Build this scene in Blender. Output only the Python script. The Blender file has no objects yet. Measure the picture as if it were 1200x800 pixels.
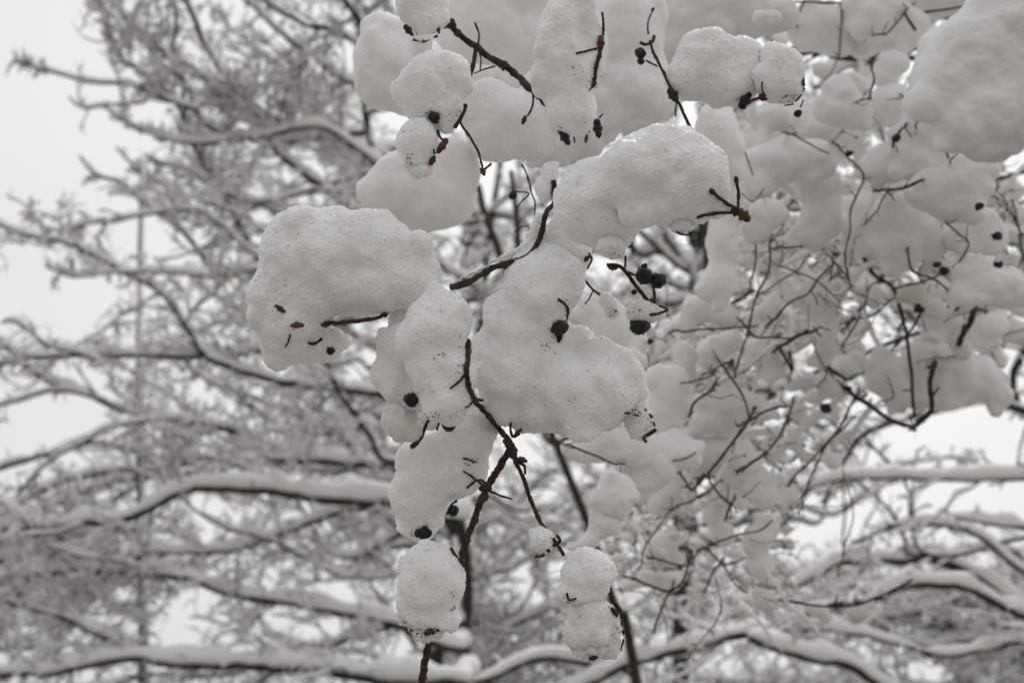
import bpy, math, random
import numpy as np
from mathutils import Vector, Matrix
from mathutils.bvhtree import BVHTree

SC = bpy.context.scene
COL = SC.collection
RNG = np.random.RandomState(7)
random.seed(7)
R = math.radians

# ------------------------------------------------------------------ camera, sky, sun, exposure
FPX = 942.0                       # focal length in photo pixels (1200 wide)
PITCH = R(25)
CAMZ = 1.6
cd = bpy.data.cameras.new('camera'); cam = bpy.data.objects.new('camera', cd); COL.objects.link(cam)
cam.location = (0, 0, CAMZ); cam.rotation_euler = (R(90) + PITCH, 0, 0)
cd.sensor_width = 36; cd.lens = 36 * FPX / 1200
cd.clip_start = 0.02; cd.clip_end = 500
cd.dof.use_dof = True; cd.dof.focus_distance = 0.43; cd.dof.aperture_fstop = 7.0; cd.dof.aperture_blades = 0
SC.camera = cam

w = bpy.data.worlds.new('World'); SC.world = w; w.use_nodes = True
nt = w.node_tree; nt.nodes.clear()
out = nt.nodes.new('ShaderNodeOutputWorld'); bg = nt.nodes.new('ShaderNodeBackground')
sky = nt.nodes.new('ShaderNodeTexSky'); sky.sky_type = 'NISHITA'; sky.sun_disc = False
SUN_EL, SUN_ROT = R(62), R(35)
sky.sun_elevation = SUN_EL; sky.sun_rotation = SUN_ROT
sky.air_density = 1.0; sky.dust_density = 6.0; sky.ozone_density = 1.0
hs = nt.nodes.new('ShaderNodeHueSaturation'); hs.inputs['Saturation'].default_value = 0.06
mx = nt.nodes.new('ShaderNodeMix'); mx.data_type = 'RGBA'; mx.inputs['Factor'].default_value = 0.88
tc = nt.nodes.new('ShaderNodeTexCoord'); nz = nt.nodes.new('ShaderNodeTexNoise'); nz.inputs['Scale'].default_value = 1.4
nz.inputs['Detail'].default_value = 3
cr = nt.nodes.new('ShaderNodeValToRGB')
cr.color_ramp.elements[0].position = 0.3; cr.color_ramp.elements[1].position = 0.75
CL = 9.1
cr.color_ramp.elements[0].color = (CL * .95, CL * .948, CL * .955, 1); cr.color_ramp.elements[1].color = (CL * 1.06, CL * 1.055, CL * 1.06, 1)
L = nt.links.new
L(tc.outputs['Generated'], nz.inputs['Vector']); L(nz.outputs['Fac'], cr.inputs['Fac'])
L(sky.outputs['Color'], hs.inputs['Color']); L(hs.outputs['Color'], mx.inputs[6]); L(cr.outputs['Color'], mx.inputs[7])
# an overcast sky is brighter on the side where the sun stands behind the cloud
SUN_EL_, SR_ = SUN_EL, SUN_ROT
nm = nt.nodes.new('ShaderNodeVectorMath'); nm.operation = 'NORMALIZE'
dt = nt.nodes.new('ShaderNodeVectorMath'); dt.operation = 'DOT_PRODUCT'
dt.inputs[1].default_value = (math.sin(SR_) * math.cos(SUN_EL_), math.cos(SR_) * math.cos(SUN_EL_), math.sin(SUN_EL_))
mr = nt.nodes.new('ShaderNodeMapRange'); mr.inputs['From Min'].default_value = -.7; mr.inputs['From Max'].default_value = 1
mr.inputs['To Min'].default_value = .58; mr.inputs['To Max'].default_value = 1.02
vm = nt.nodes.new('ShaderNodeVectorMath'); vm.operation = 'SCALE'
L(tc.outputs['Generated'], nm.inputs[0]); L(nm.outputs[0], dt.inputs[0]); L(dt.outputs['Value'], mr.inputs['Value'])
L(mx.outputs[2], vm.inputs[0]); L(mr.outputs['Result'], vm.inputs['Scale']); L(vm.outputs[0], bg.inputs['Color']); L(bg.outputs['Background'], out.inputs['Surface'])
bg.inputs['Strength'].default_value = 0.09

sd = bpy.data.lights.new('sun', 'SUN'); sun = bpy.data.objects.new('sun', sd); COL.objects.link(sun)
sd.energy = 1.5; sd.angle = R(24); sd.color = (1, .97, .93)
sdir = Vector((math.sin(SUN_ROT) * math.cos(SUN_EL), math.cos(SUN_ROT) * math.cos(SUN_EL), math.sin(SUN_EL)))
sun.rotation_euler = sdir.to_track_quat('Z', 'Y').to_euler()

SC.view_settings.view_transform = 'Standard'; SC.view_settings.look = 'None'
SC.view_settings.exposure = 0.27; SC.view_settings.gamma = 1.0
SC.view_settings.use_curve_mapping = False
SC.cycles.use_denoising = True
SC.cycles.max_bounces = 9; SC.cycles.diffuse_bounces = 5; SC.cycles.transparent_max_bounces = 4
SC.render.use_persistent_data = False

# ------------------------------------------------------------------ helpers
CF = Vector((0, math.cos(PITCH), math.sin(PITCH)))
CU = Vector((0, -math.sin(PITCH), math.cos(PITCH)))
CR_ = Vector((1, 0, 0))
C0 = Vector((0, 0, CAMZ))
nCF, nCU, nCR, nC0 = map(np.array, (CF, CU, CR_, C0))

def P(x, y, d):
    """world point seen at photo pixel x, y at depth d metres in front of the camera"""
    return nC0 + d * (nCF + nCR * ((x - 600) / FPX) - nCU * ((y - 400) / FPX))

def proj(p):
    v = np.asarray(p) - nC0
    z = v @ nCF
    return 600 + FPX * (v @ nCR) / z, 400 - FPX * (v @ nCU) / z

PERM = np.random.RandomState(3).randint(0, 1 << 16, 1 << 16).astype(np.int64)
VAL = np.random.RandomState(4).uniform(-1, 1, 1 << 16)
def vnoise(p, scale, seed=0):
    q = p / scale + seed * 17.31
    i = np.floor(q).astype(np.int64); f = q - i; f = f * f * (3 - 2 * f)
    def h(dx, dy, dz):
        a = PERM[(i[:, 0] + dx) & 0xffff]; a = PERM[(a + i[:, 1] + dy) & 0xffff]; a = PERM[(a + i[:, 2] + dz) & 0xffff]
        return VAL[a]
    x00 = h(0,0,0) * (1-f[:,0]) + h(1,0,0) * f[:,0]; x10 = h(0,1,0) * (1-f[:,0]) + h(1,1,0) * f[:,0]
    x01 = h(0,0,1) * (1-f[:,0]) + h(1,0,1) * f[:,0]; x11 = h(0,1,1) * (1-f[:,0]) + h(1,1,1) * f[:,0]
    return (x00 * (1-f[:,1]) + x10 * f[:,1]) * (1-f[:,2]) + (x01 * (1-f[:,1]) + x11 * f[:,1]) * f[:,2]

def mesh_np(name, v, q):
    v = np.asarray(v, dtype=np.float32); q = np.asarray(q, dtype=np.int32)
    me = bpy.data.meshes.new(name)
    me.vertices.add(len(v)); me.vertices.foreach_set('co', v.ravel())
    me.loops.add(q.size); me.loops.foreach_set('vertex_index', q.ravel())
    me.polygons.add(len(q)); me.polygons.foreach_set('loop_start', np.arange(0, q.size, q.shape[1], dtype=np.int32))
    me.update(calc_edges=True)
    me.polygons.foreach_set('use_smooth', np.ones(len(q), dtype=bool))
    return me

def link(name, me, mat, parent=None):
    o = bpy.data.objects.new(name, me)
    if mat and not me.materials: me.materials.append(mat)
    COL.objects.link(o)
    if parent is not None:
        o.parent = parent
        if parent.location.length > 0 or parent.parent: o.matrix_parent_inverse = PINV(parent)
    return o

def PINV(p):
    m = Matrix.Translation(p.location)
    q = p.parent
    # every object below an Empty keeps world coordinates in its mesh, so only the Empty's place matters
    while q is not None:
        m = Matrix.Translation(q.location) @ m; q = q.parent
    return m.inverted() if p.type == 'EMPTY' else Matrix()

def tag(o, label=None, cat=None, group=None, kind=None):
    if label: o['label'] = label
    if cat: o['category'] = cat
    if group: o['group'] = group
    if kind: o['kind'] = kind
    return o

def empty(name, loc, label, cat, group=None):
    o = bpy.data.objects.new(name, None); COL.objects.link(o); o.location = Vector(loc); o.empty_display_size = .05
    return tag(o, label, cat, group)

class Buf:
    def __init__(s): s.v = []; s.q = []; s.n = 0
    def add(s, v, q):
        s.v.append(v); s.q.append(q + s.n); s.n += len(v)
    def build(s, name, mat, parent=None):
        if not s.v: return None
        return link(name, mesh_np(name, np.concatenate(s.v), np.concatenate(s.q)), mat, parent)

REF = np.array((0.05, 0.96, 0.25)); REF /= np.linalg.norm(REF)
_RQ = {}
def ringquads(n, k):
    if (n, k) not in _RQ:
        a = np.arange(n - 1)[:, None] * k; b = np.arange(k)[None, :]; b2 = (b + 1) % k
        _RQ[(n, k)] = np.stack([a + b, a + b2, a + k + b2, a + k + b], -1).reshape(-1, 4)
    return _RQ[(n, k)]

def tube(buf, pts, rad, k=6, rough=0.0, squash=1.0):
    """round tube along pts, closed at both ends; rough = radial noise"""
    pts = np.asarray(pts, float); rad = np.asarray(rad, float) * np.ones(len(pts))
    T = np.gradient(pts, axis=0); T /= np.linalg.norm(T, axis=1)[:, None] + 1e-12
    A = np.cross(T, REF); ln = np.linalg.norm(A, axis=1)
    A = np.where(ln[:, None] > .05, A / (ln[:, None] + 1e-9), np.array([[1., 0, 0]]))
    B = np.cross(A, T)
    pts = np.concatenate([pts[:1] - T[:1] * rad[0] * .3, pts, pts[-1:] + T[-1:] * rad[-1] * .3])
    A = np.concatenate([A[:1], A, A[-1:]]); B = np.concatenate([B[:1], B, B[-1:]])
    rad = np.concatenate([rad[:1] * .25, rad, rad[-1:] * .25])
    th = np.arange(k) * 2 * math.pi / k
    rr = rad[:, None] * np.ones(k)[None]
    if rough: rr = rr * (1 + rough * RNG.uniform(-1, 1, rr.shape))
    v = pts[:, None] + rr[..., None] * (np.cos(th)[None, :, None] * A[:, None] + np.sin(th)[None, :, None] * B[:, None])
    if squash != 1.0: v[..., 2] = pts[:, None, 2] + (v[..., 2] - pts[:, None, 2]) * squash
    buf.add(v.reshape(-1, 3), ringquads(len(pts), k))

def smooth_path(ctrl, step):
    """Catmull-Rom through control points (any number of columns), about step long between samples"""
    c = np.asarray(ctrl, float)
    if len(c) == 2: c = np.array([c[0], (c[0] + c[1]) / 2, c[1]])
    e = np.concatenate([[2 * c[0] - c[1]], c, [2 * c[-1] - c[-2]]])
    o = []
    for i in range(1, len(e) - 2):
        n = max(1, int(np.linalg.norm(e[i+1][:3] - e[i][:3]) / step))
        t = np.linspace(0, 1, n, endpoint=False)[:, None]
        a, b, c_, d = e[i-1], e[i], e[i+1], e[i+2]
        o.append(.5 * ((2*b) + (c_-a)*t + (2*a-5*b+4*c_-d)*t**2 + (-a+3*b-3*c_+d)*t**3))
    o.append(e[-2][None])
    return np.concatenate(o)

# ------------------------------------------------------------------ materials
def new_mat(name):
    m = bpy.data.materials.new(name); m.use_nodes = True
    b = m.node_tree.nodes['Principled BSDF']
    return m, m.node_tree, b

def snow_mat(name, c1, c2, nscale, grain, bump, sss=0.0, rough=.75, sparkle=False, coat=0.0):
    m, nt, b = new_mat(name)
    tc = nt.nodes.new('ShaderNodeTexCoord')
    n1 = nt.nodes.new('ShaderNodeTexNoise'); n1.inputs['Scale'].default_value = nscale; n1.inputs['Detail'].default_value = 5
    rp = nt.nodes.new('ShaderNodeValToRGB'); rp.color_ramp.elements[0].position = .35; rp.color_ramp.elements[1].position = .65
    rp.color_ramp.elements[0].color = (*c1, 1); rp.color_ramp.elements[1].color = (*c2, 1)
    nt.links.new(tc.outputs['Object'], n1.inputs['Vector']); nt.links.new(n1.outputs['Fac'], rp.inputs['Fac'])
    nt.links.new(rp.outputs['Color'], b.inputs['Base Color'])
    b.inputs['Roughness'].default_value = rough
    b.inputs['Specular IOR Level'].default_value = .35
    if sss:
        b.inputs['Subsurface Weight'].default_value = sss
        b.inputs['Subsurface Radius'].default_value = (1, .93, .84); b.inputs['Subsurface Scale'].default_value = .009
    if bump:
        n2 = nt.nodes.new('ShaderNodeTexNoise'); n2.inputs['Scale'].default_value = grain; n2.inputs['Detail'].default_value = 3
        bp = nt.nodes.new('ShaderNodeBump'); bp.inputs['Strength'].default_value = bump; bp.inputs['Distance'].default_value = .4 / grain
        nt.links.new(tc.outputs['Object'], n2.inputs['Vector']); nt.links.new(n2.outputs['Fac'], bp.inputs['Height'])
        nt.links.new(bp.outputs['Normal'], b.inputs['Normal'])
    if sparkle:      # a few ice grains are glossy and lie at their own tilt
        vo = nt.nodes.new('ShaderNodeTexVoronoi'); vo.inputs['Scale'].default_value = 900
        nt.links.new(tc.outputs['Object'], vo.inputs['Vector'])
        sp = nt.nodes.new('ShaderNodeSeparateColor'); nt.links.new(vo.outputs['Color'], sp.inputs['Color'])
        mr = nt.nodes.new('ShaderNodeMapRange'); mr.inputs['From Min'].default_value = .80; mr.inputs['From Max'].default_value = .86
        mr.inputs['To Min'].default_value = rough; mr.inputs['To Max'].default_value = .12
        nt.links.new(sp.outputs[0], mr.inputs['Value']); nt.links.new(mr.outputs['Result'], b.inputs['Roughness'])
        ad = nt.nodes.new('ShaderNodeVectorMath'); ad.operation = 'MULTIPLY_ADD'
        ad.inputs[1].default_value = (.3, .3, .3)
        sb = nt.nodes.new('ShaderNodeVectorMath'); sb.operation = 'SUBTRACT'; sb.inputs[1].default_value = (.5, .5, .5)
        nt.links.new(vo.outputs['Color'], sb.inputs[0]); nt.links.new(sb.outputs[0], ad.inputs[0])
        nt.links.new(bp.outputs['Normal'], ad.inputs[2])
        nm = nt.nodes.new('ShaderNodeVectorMath'); nm.operation = 'NORMALIZE'; nt.links.new(ad.outputs[0], nm.inputs[0])
        nt.links.new(nm.outputs[0], b.inputs['Normal'])
        b.inputs['Specular IOR Level'].default_value = .6
    return m

def wood_mat(name, c1, c2, nscale, bump=.6, rough=.75):
    m, nt, b = new_mat(name)
    tc = nt.nodes.new('ShaderNodeTexCoord')
    n1 = nt.nodes.new('ShaderNodeTexNoise'); n1.inputs['Scale'].default_value = nscale; n1.inputs['Detail'].default_value = 6
    rp = nt.nodes.new('ShaderNodeValToRGB'); rp.color_ramp.elements[0].position = .38; rp.color_ramp.elements[1].position = .66
    rp.color_ramp.elements[0].color = (*c1, 1); rp.color_ramp.elements[1].color = (*c2, 1)
    bp = nt.nodes.new('ShaderNodeBump'); bp.inputs['Strength'].default_value = bump; bp.inputs['Distance'].default_value = .3 / nscale
    nt.links.new(tc.outputs['Object'], n1.inputs['Vector']); nt.links.new(n1.outputs['Fac'], rp.inputs['Fac'])
    nt.links.new(rp.outputs['Color'], b.inputs['Base Color'])
    nt.links.new(n1.outputs['Fac'], bp.inputs['Height']); nt.links.new(bp.outputs['Normal'], b.inputs['Normal'])
    b.inputs['Roughness'].default_value = rough; b.inputs['Specular IOR Level'].default_value = .3
    return m

SNOW = snow_mat('fresh_snow', (.88, .862, .86), (.92, .905, .903), 45, 750, .45, sss=.5, sparkle=True)
SNOWM = snow_mat('soft_snow', (.83, .815, .81), (.88, .868, .862), 25, 260, .5)
SNOWF = snow_mat('far_snow', (.87, .85, .85), (.91, .895, .895), 6, 60, 0)
ICE = snow_mat('icy_snow', (.74, .70, .67), (.84, .82, .80), 130, 420, 1.0, sss=.85, rough=.28, sparkle=True)
TANSNOW = snow_mat('stained_snow', (.72, .675, .63), (.80, .775, .745), 30, 260, .5)
TWIG = wood_mat('brown_twig', (.022, .011, .008), (.085, .045, .03), 420)
DARK = wood_mat('dark_bark', (.018, .014, .011), (.075, .056, .042), 160)
GREYB = wood_mat('grey_bark', (.018, .016, .013), (.06, .052, .044), 25)
LIMBM = wood_mat('wet_limb', (.02, .016, .013), (.06, .047, .039), 30)
SHOOT = wood_mat('shrub_shoot', (.03, .022, .017), (.12, .085, .062), 200)
BUDM = wood_mat('bud', (.05, .016, .010), (.13, .05, .03), 300, rough=.5)
BERRY = wood_mat('black_berry', (.004, .004, .005), (.026, .020, .024), 380, bump=1.0, rough=.3)
GROUND = snow_mat('ground_snow', (.10, .092, .08), (.34, .33, .32), .8, 12, .4)
POLE = wood_mat('sapling_bark', (.09, .085, .08), (.2, .19, .18), 8, .1, .5)

# ------------------------------------------------------------------ ground
def ground():
    n = 90
    xs = np.sign(np.linspace(-1, 1, n)) * np.abs(np.linspace(-1, 1, n)) ** 2.2 * 260
    X, Y = np.meshgrid(xs, xs, indexing='ij')
    p = np.stack([X.ravel(), Y.ravel(), np.zeros(n * n)], 1)
    p[:, 2] = .10 * vnoise(p, 1.7) + .25 * vnoise(p, 9.) - .2
    i = (np.arange(n - 1)[:, None] * n + np.arange(n - 1)[None]).ravel()
    q = np.stack([i, i + n, i + n + 1, i + 1], 1)
    tag(link('ground', mesh_np('ground', p, q), GROUND), 'snow covered ground under the trees', kind='structure')
ground()

# ------------------------------------------------------------------ background trees
def snow_on(buf, pts, r, k=7, scale=1.0, gap=0.0, base=0.0):
    """lumpy cap of snow lying along a limb"""
    pts = np.asarray(pts); n = len(pts)
    if n < 3: return
    T = np.gradient(pts, axis=0); T /= np.linalg.norm(T, axis=1)[:, None] + 1e-9
    flat = 1 - .72 * np.abs(T[:, 2]) ** 2.5
    s = np.cumsum(np.r_[0, np.linalg.norm(np.diff(pts, axis=0), axis=1)])
    ph = RNG.uniform(0, 100)
    q = np.stack([s, s * 0 + ph, s * 0], 1)
    wl = max(r.mean() * 7, .03)
    lump = 1 + .42 * vnoise(q, wl) + .34 * vnoise(q, wl * .4, 2)
    rs = (r * scale + base) * flat * np.maximum(lump, .15)
    if gap > 0:
        g = vnoise(q, wl * 3, 5) + (1 - 2 * gap)
        rs = rs * np.clip(g * 3, 0.02, 1)
    rs[0] *= .4; rs[-1] *= .45
    c = pts + np.array([0, 0, 1.]) * (r * .7 + rs * .72)[:, None]
    tube(buf, c, rs, k, .05, 1.0)

def wander(p0, d, L, n, wig, up):
    p = [np.array(p0)]; d = d / np.linalg.norm(d)
    for i in range(n - 1):
        d = d + RNG.normal(0, wig, 3) + np.array([0, 0, up]); d /= np.linalg.norm(d)
        p.append(p[-1] + d * L / (n - 1))
    return np.array(p)

SKYPOLY = [(-200, -200), (70, -200), (80, 30), (100, 60), (145, 95), (150, 170), (142, 215), (60, 225), (0, 248), (-200, 250)]
SKY2 = [(0, 285), (60, 300), (130, 330), (118, 392), (60, 385), (20, 340), (0, 350)]
SKY3 = [(905, 560), (1040, 575), (1200, 565), (1200, 645), (1110, 615), (1000, 622), (940, 640), (850, 650)]
SKY4 = [(0, 480), (95, 475), (150, 500), (60, 520), (0, 600)]
SKY5 = [(1000, 505), (1200, 492), (1200, 545), (1040, 548)]
def inpoly(x, y, poly):
    c = False; j = len(poly) - 1
    for i in range(len(poly)):
        (xi, yi), (xj, yj) = poly[i], poly[j]
        if (yi > y) != (yj > y) and x < (xj - xi) * (y - yi) / (yj - yi) + xi: c = not c
        j = i
    return c
def keep(path, strict=1.0):
    for p in (path[len(path) // 2], path[-1]):
        x, y = proj(p)
        if inpoly(x, y, SKYPOLY) and RNG.rand() < .985 * strict: return False
        if (inpoly(x, y, SKY2) or inpoly(x, y, SKY4)) and RNG.rand() < .8 * strict: return False
        if (inpoly(x, y, SKY3) or inpoly(x, y, SKY5)) and RNG.rand() < .75 * strict: return False
    return True

def grow(wood, snow, path, r0, lvl, dens, L0, scale=1.0, snowr=.006, strict=1.0):
    n = len(path)
    seg = np.linalg.norm(np.diff(path, axis=0), axis=1).sum()
    cnt = RNG.poisson(max(.2, dens * seg))
    for c in range(cnt):
        t = RNG.uniform(.12, 1.0); i = min(n - 2, int(t * (n - 1)))
        d = path[i + 1] - path[i]; d = d / (np.linalg.norm(d) + 1e-9)
        ang = RNG.choice([-1, 1]) * RNG.uniform(.45, 1.2)
        ax = nCF + RNG.normal(0, .45, 3); ax /= np.linalg.norm(ax)
        d = np.array(Matrix.Rotation(ang, 3, Vector(ax)) @ Vector(d))
        d = d + np.array([0, 0, .12])
        Lc = L0 * RNG.uniform(.45, 1.25)
        m = max(4, int(Lc / (L0 / (9 if lvl == 0 else 7 if lvl == 1 else 4))))
        p = wander(path[i], d, Lc, m, .24 + .08 * lvl, .04)
        if not keep(p, strict): continue
        rr = np.linspace(r0, r0 * .45, m) * 1.15
        tube(wood, p, rr, 5, .1)
        snow_on(snow, p, rr, 6, 1.0, .12 if lvl < 2 else .3, snowr)
        if lvl < 2:
            grow(wood, snow, p, r0 * .62, lvl + 1, dens * (3.2 if lvl == 0 else 2.6), L0 * .42, scale, snowr * .92, strict)

def tree(name, label, group, base, trunk, limbs, d, twig_d=(1.6, .75), snowr=.0065, bark=None, trunk_r=.07, strict=1.0, tw=.005, reach=.9, ls=.003):
    """trunk: list of px,py,depth; limbs: (points px,py[,depth], width px at start, width px at end, snow factor)"""
    bark = bark or LIMBM
    e = empty(name, (base[0], base[1], -.2), label, 'tree', group)
    wb = Buf()
    tp = [np.array([base[0], base[1], -.3])] + [P(*t) for t in trunk]
    tp = smooth_path(np.array(tp), .12)
    tp = tp + .02 * np.stack([vnoise(tp, .5, 1), vnoise(tp, .5, 2), 0 * tp[:, 0]], 1)
    tube(wb, tp, np.linspace(trunk_r, trunk_r * .35, len(tp)), 12, .08)
    wb.build('trunk', bark, e)
    twb, tsb = Buf(), Buf()
    for li in limbs:
        pts, w0, w1, sf = li
        dd = d + RNG.uniform(-.25, .25)
        c = np.array([P(p[0], p[1], p[2] if len(p) > 2 else dd) for p in pts])
        # tie the limb's root to the trunk
        j = np.argmin(np.linalg.norm(tp - c[0], axis=1))
        if reach and np.linalg.norm(tp[j] - c[0]) < reach: c = np.concatenate([[tp[j]], c])
        pa = smooth_path(c, .035)
        pa = pa + .014 * np.stack([vnoise(pa, .2, 1), vnoise(pa, .2, 2), vnoise(pa, .2, 3)], 1) + .007 * np.stack([vnoise(pa, .07, 4), vnoise(pa, .07, 5), vnoise(pa, .07, 6)], 1)
        rr = np.linspace(w0, w1, len(pa)) * .5 * dd / FPX
        b = Buf(); tube(b, pa, rr, 8, .08); lo = b.build('limb', bark, e)
        b = Buf(); snow_on(b, pa, rr, 10, sf, .12, ls)
        s = b.build('snow_cover', SNOWF, lo)
        grow(twb, tsb, pa, tw, 0, twig_d[0], twig_d[1], 1, snowr, strict)
        grow(twb, tsb, pa, tw * .75, 1, twig_d[0] * 2.8, twig_d[1] * .22, 1, snowr * .85, 0)
        grow(twb, tsb, pa[-max(4, len(pa) // 5):], tw * .9, 1, twig_d[0] * 7, twig_d[1] * .17, 1, snowr * 1.1, 0)
    if twb.v:
        t = twb.build('twigs', LIMBM, e); t['kind'] = 'stuff'
        s = tsb.build('twig_snow', SNOWF, t); s['kind'] = 'stuff'
    return e

LIMBS_LEFT = [
    ([(530,612),(450,590),(364,582),(300,576),(221,575),(150,606),(100,612),(75,616),(0,622),(-60,630)], 13, 6, 1.9),
    ([(470,600),(405,597),(337,624),(292,639),(225,650),(161,654),(60,690)], 8, 3, 1.9),
    ([(530,760),(450,731),(360,712),(281,699),(225,680),(150,671),(75,669),(0,677),(-60,690)], 10, 5, 1.5),
    ([(540,800),(460,800),(394,790),(311,780),(210,775),(150,771),(94,782),(30,790),(-40,800)], 13, 7, 1.7),
    ([(450,738),(375,762),(319,787),(260,830)], 7, 6, 1.8),
    ([(161,762),(112,744),(56,721),(0,702),(-50,690)], 7, 4, 1.5),
    ([(520,560),(400,540),(322,540),(301,519),(266,501),(210,493),(157,484),(115,470),(70,452),(31,428),(0,395)], 9, 5, 1.2),
    ([(120,470),(66,458),(35,466),(0,477),(-40,490)], 4, 3, 1.3),
    ([(210,493),(136,500),(98,519),(63,536),(20,580)], 4, 3, 1.4),
    ([(500,470),(400,456),(325,445),(280,435),(241,421)], 9, 7, 1.2),
    ([(330,405),(297,410),(266,416),(224,419),(157,417),(87,417),(35,421),(0,428),(-50,436)], 8, 4, 1.7),
    ([(280,435),(241,417),(217,382),(196,347),(147,320),(105,298),(42,278),(0,263),(-40,240)], 7, 3, 1.3),
    ([(400,330),(330,318),(290,316),(245,323),(192,321),(115,320),(80,323),(52,316)], 6, 2, 1.9),
    ([(320,350),(299,297),(280,267),(257,216),(233,179),(214,150),(216,145),(214,98),(206,81),(204,30),(200,-20)], 8, 4, .6),
    ([(280,235),(203,118),(162,84),(138,64),(122,20),(110,-30)], 5, 3, .8),
    ([(460,270),(400,236),(337,189),(304,145),(263,91),(236,44),(216,0),(200,-40)], 9, 6, 1.7),
    ([(440,190),(371,149),(304,162),(253,169),(209,165),(169,152),(135,135)], 6, 3, 1.9),
    ([(263,160),(209,81),(175,47),(135,10),(110,-30)], 7, 4, 1.6),
    ([(235,130),(180,110),(152,98),(118,98),(74,88),(40,78),(15,70)], 4, 2.5, 1.3),
    ([(170,118),(135,122),(98,125),(81,111)], 3, 2, 1.5),
    ([(260,330),(210,270),(175,243),(148,219),(111,206),(95,184)], 5, 3, 1.3),
    ([(460,-10),(400,30),(365,64),(341,98),(325,140)], 3, 2, .5),
    ([(480,60),(430,30),(400,-10),(380,-50)], 8, 7, .7),
    ([(0,378),(20,376),(52,400),(84,412),(120,425)], 3, 3, 1.4),
    ([(560,340),(480,300),(380,270),(300,240),(240,210),(180,190)], 8, 3, 1.8),
    ([(450,360),(360,340),(300,300),(230,250),(120,262),(60,270),(30,240)], 6, 2, 1.5),
    ([(400,40),(340,20),(280,-20)], 6, 5, 1.7),
    ([(470,120),(400,90),(330,40),(290,0),(260,-30)], 6, 4, 1.8),
    ([(460,540),(430,505),(405,470),(380,420)], 8, 6, .4),
    ([(-60,560),(20,600),(60,640),(150,660)], 4, 3, 1.5),
    ([(430,680),(330,640),(250,610),(190,560),(170,520)], 5, 3, 1.4),
]
tree('snowy_tree', 'wide leafless tree with long near-horizontal snow-lined limbs reaching into open sky', 'bare trees laden with snow',
     P(545, 800, 4.6)[:2], [(545, 800, 4.6), (540, 620, 4.7), (505, 420, 4.7), (440, 200, 4.7), (410, -100, 4.7)],
     LIMBS_LEFT, 4.3, (3.7, .6), .0062, GREYB, .045, tw=.0042, ls=.0065)

LIMBS_RIGHT = [
    ([(1260,745),(1200,718),(1165,690),(1117,663),(1083,655),(1046,657),(992,661),(958,673),(925,686)], 17, 5, 1.5),
    ([(1240,748),(1200,722),(1137,689),(1100,684),(1067,685),(1020,705),(971,710),(900,745)], 13, 5, 1.6),
    ([(1260,552),(1200,556),(1137,560),(1075,563),(1017,559),(950,572),(880,600)], 7, 4, 2.3),
    ([(1250,500),(1200,484),(1150,470),(1117,478),(1054,492),(1012,509),(992,534),(960,590)], 13, 5, .5),
    ([(1120,840),(1033,801),(992,781),(933,767),(880,748)], 11, 8, 1.7),
    ([(900,735),(858,747),(817,759),(758,772),(700,797),(640,830)], 9, 8, 1.6),
    ([(1250,745),(1196,752),(1117,768),(1054,756),(1000,742),(940,738)], 7, 4, 2.0),
    ([(1260,640),(1200,615),(1150,612),(1100,606)], 8, 4, 2.0),
    ([(1250,690),(1190,660),(1120,620),(1060,617),(1000,640)], 8, 4, 2.0),
    ([(1250,390),(1200,395),(1170,375),(1130,365)], 13, 8, .5),
    ([(1250,360),(1200,420),(1190,450),(1200,490)], 10, 8, .6),
    ([(1092,651),(1067,576),(1025,526),(1005,500)], 5, 3, .3),
    ([(1087,651),(1058,617),(1000,555),(960,500)], 5, 3, .3),
    ([(990,655),(992,600),(988,540)], 3, 2, .3),
    ([(795,840),(795,780),(797,730),(803,680),(815,640)], 10, 4, .2),
]
tree('snowy_tree', 'leafless tree with thick arching snow-lined limbs below the snow-laden shrub', 'bare trees laden with snow',
     P(1330, 800, 2.9)[:2], [(1330, 800, 2.9), (1300, 600, 2.8), (1260, 400, 2.8), (1230, 100, 2.9)],
     LIMBS_RIGHT, 2.7, (4.4, .36), .0048, LIMBM, .07, tw=.0026, ls=.0045)

tree('leaning_tree', 'slender dark leaning tree trunk rising behind the two lowest hanging snow clumps', None,
     P(775, 850, 2.4)[:2], [(752, 812, 2.4), (725, 713, 2.4), (690, 612, 2.4), (650, 520, 2.45), (610, 400, 2.5), (600, 200, 2.5)],
     [([(700,640),(672,560),(650,500),(640,440)], 9, 5, .8), ([(640,500),(600,330),(575,270),(560,220)], 11, 8, .5),
      ([(610,420),(640,330),(690,260),(760,200)], 8, 5, 1.0), ([(690,610),(735,560),(790,520)], 6, 4, 1.2),
      ([(860,420),(835,340),(828,280),(830,200)], 10, 8, .6), ([(740,790),(640,770),(560,800)], 8, 6, 1.7)],
     2.6, (2.2, .36), .0048, DARK, .024, tw=.0025)

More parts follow.
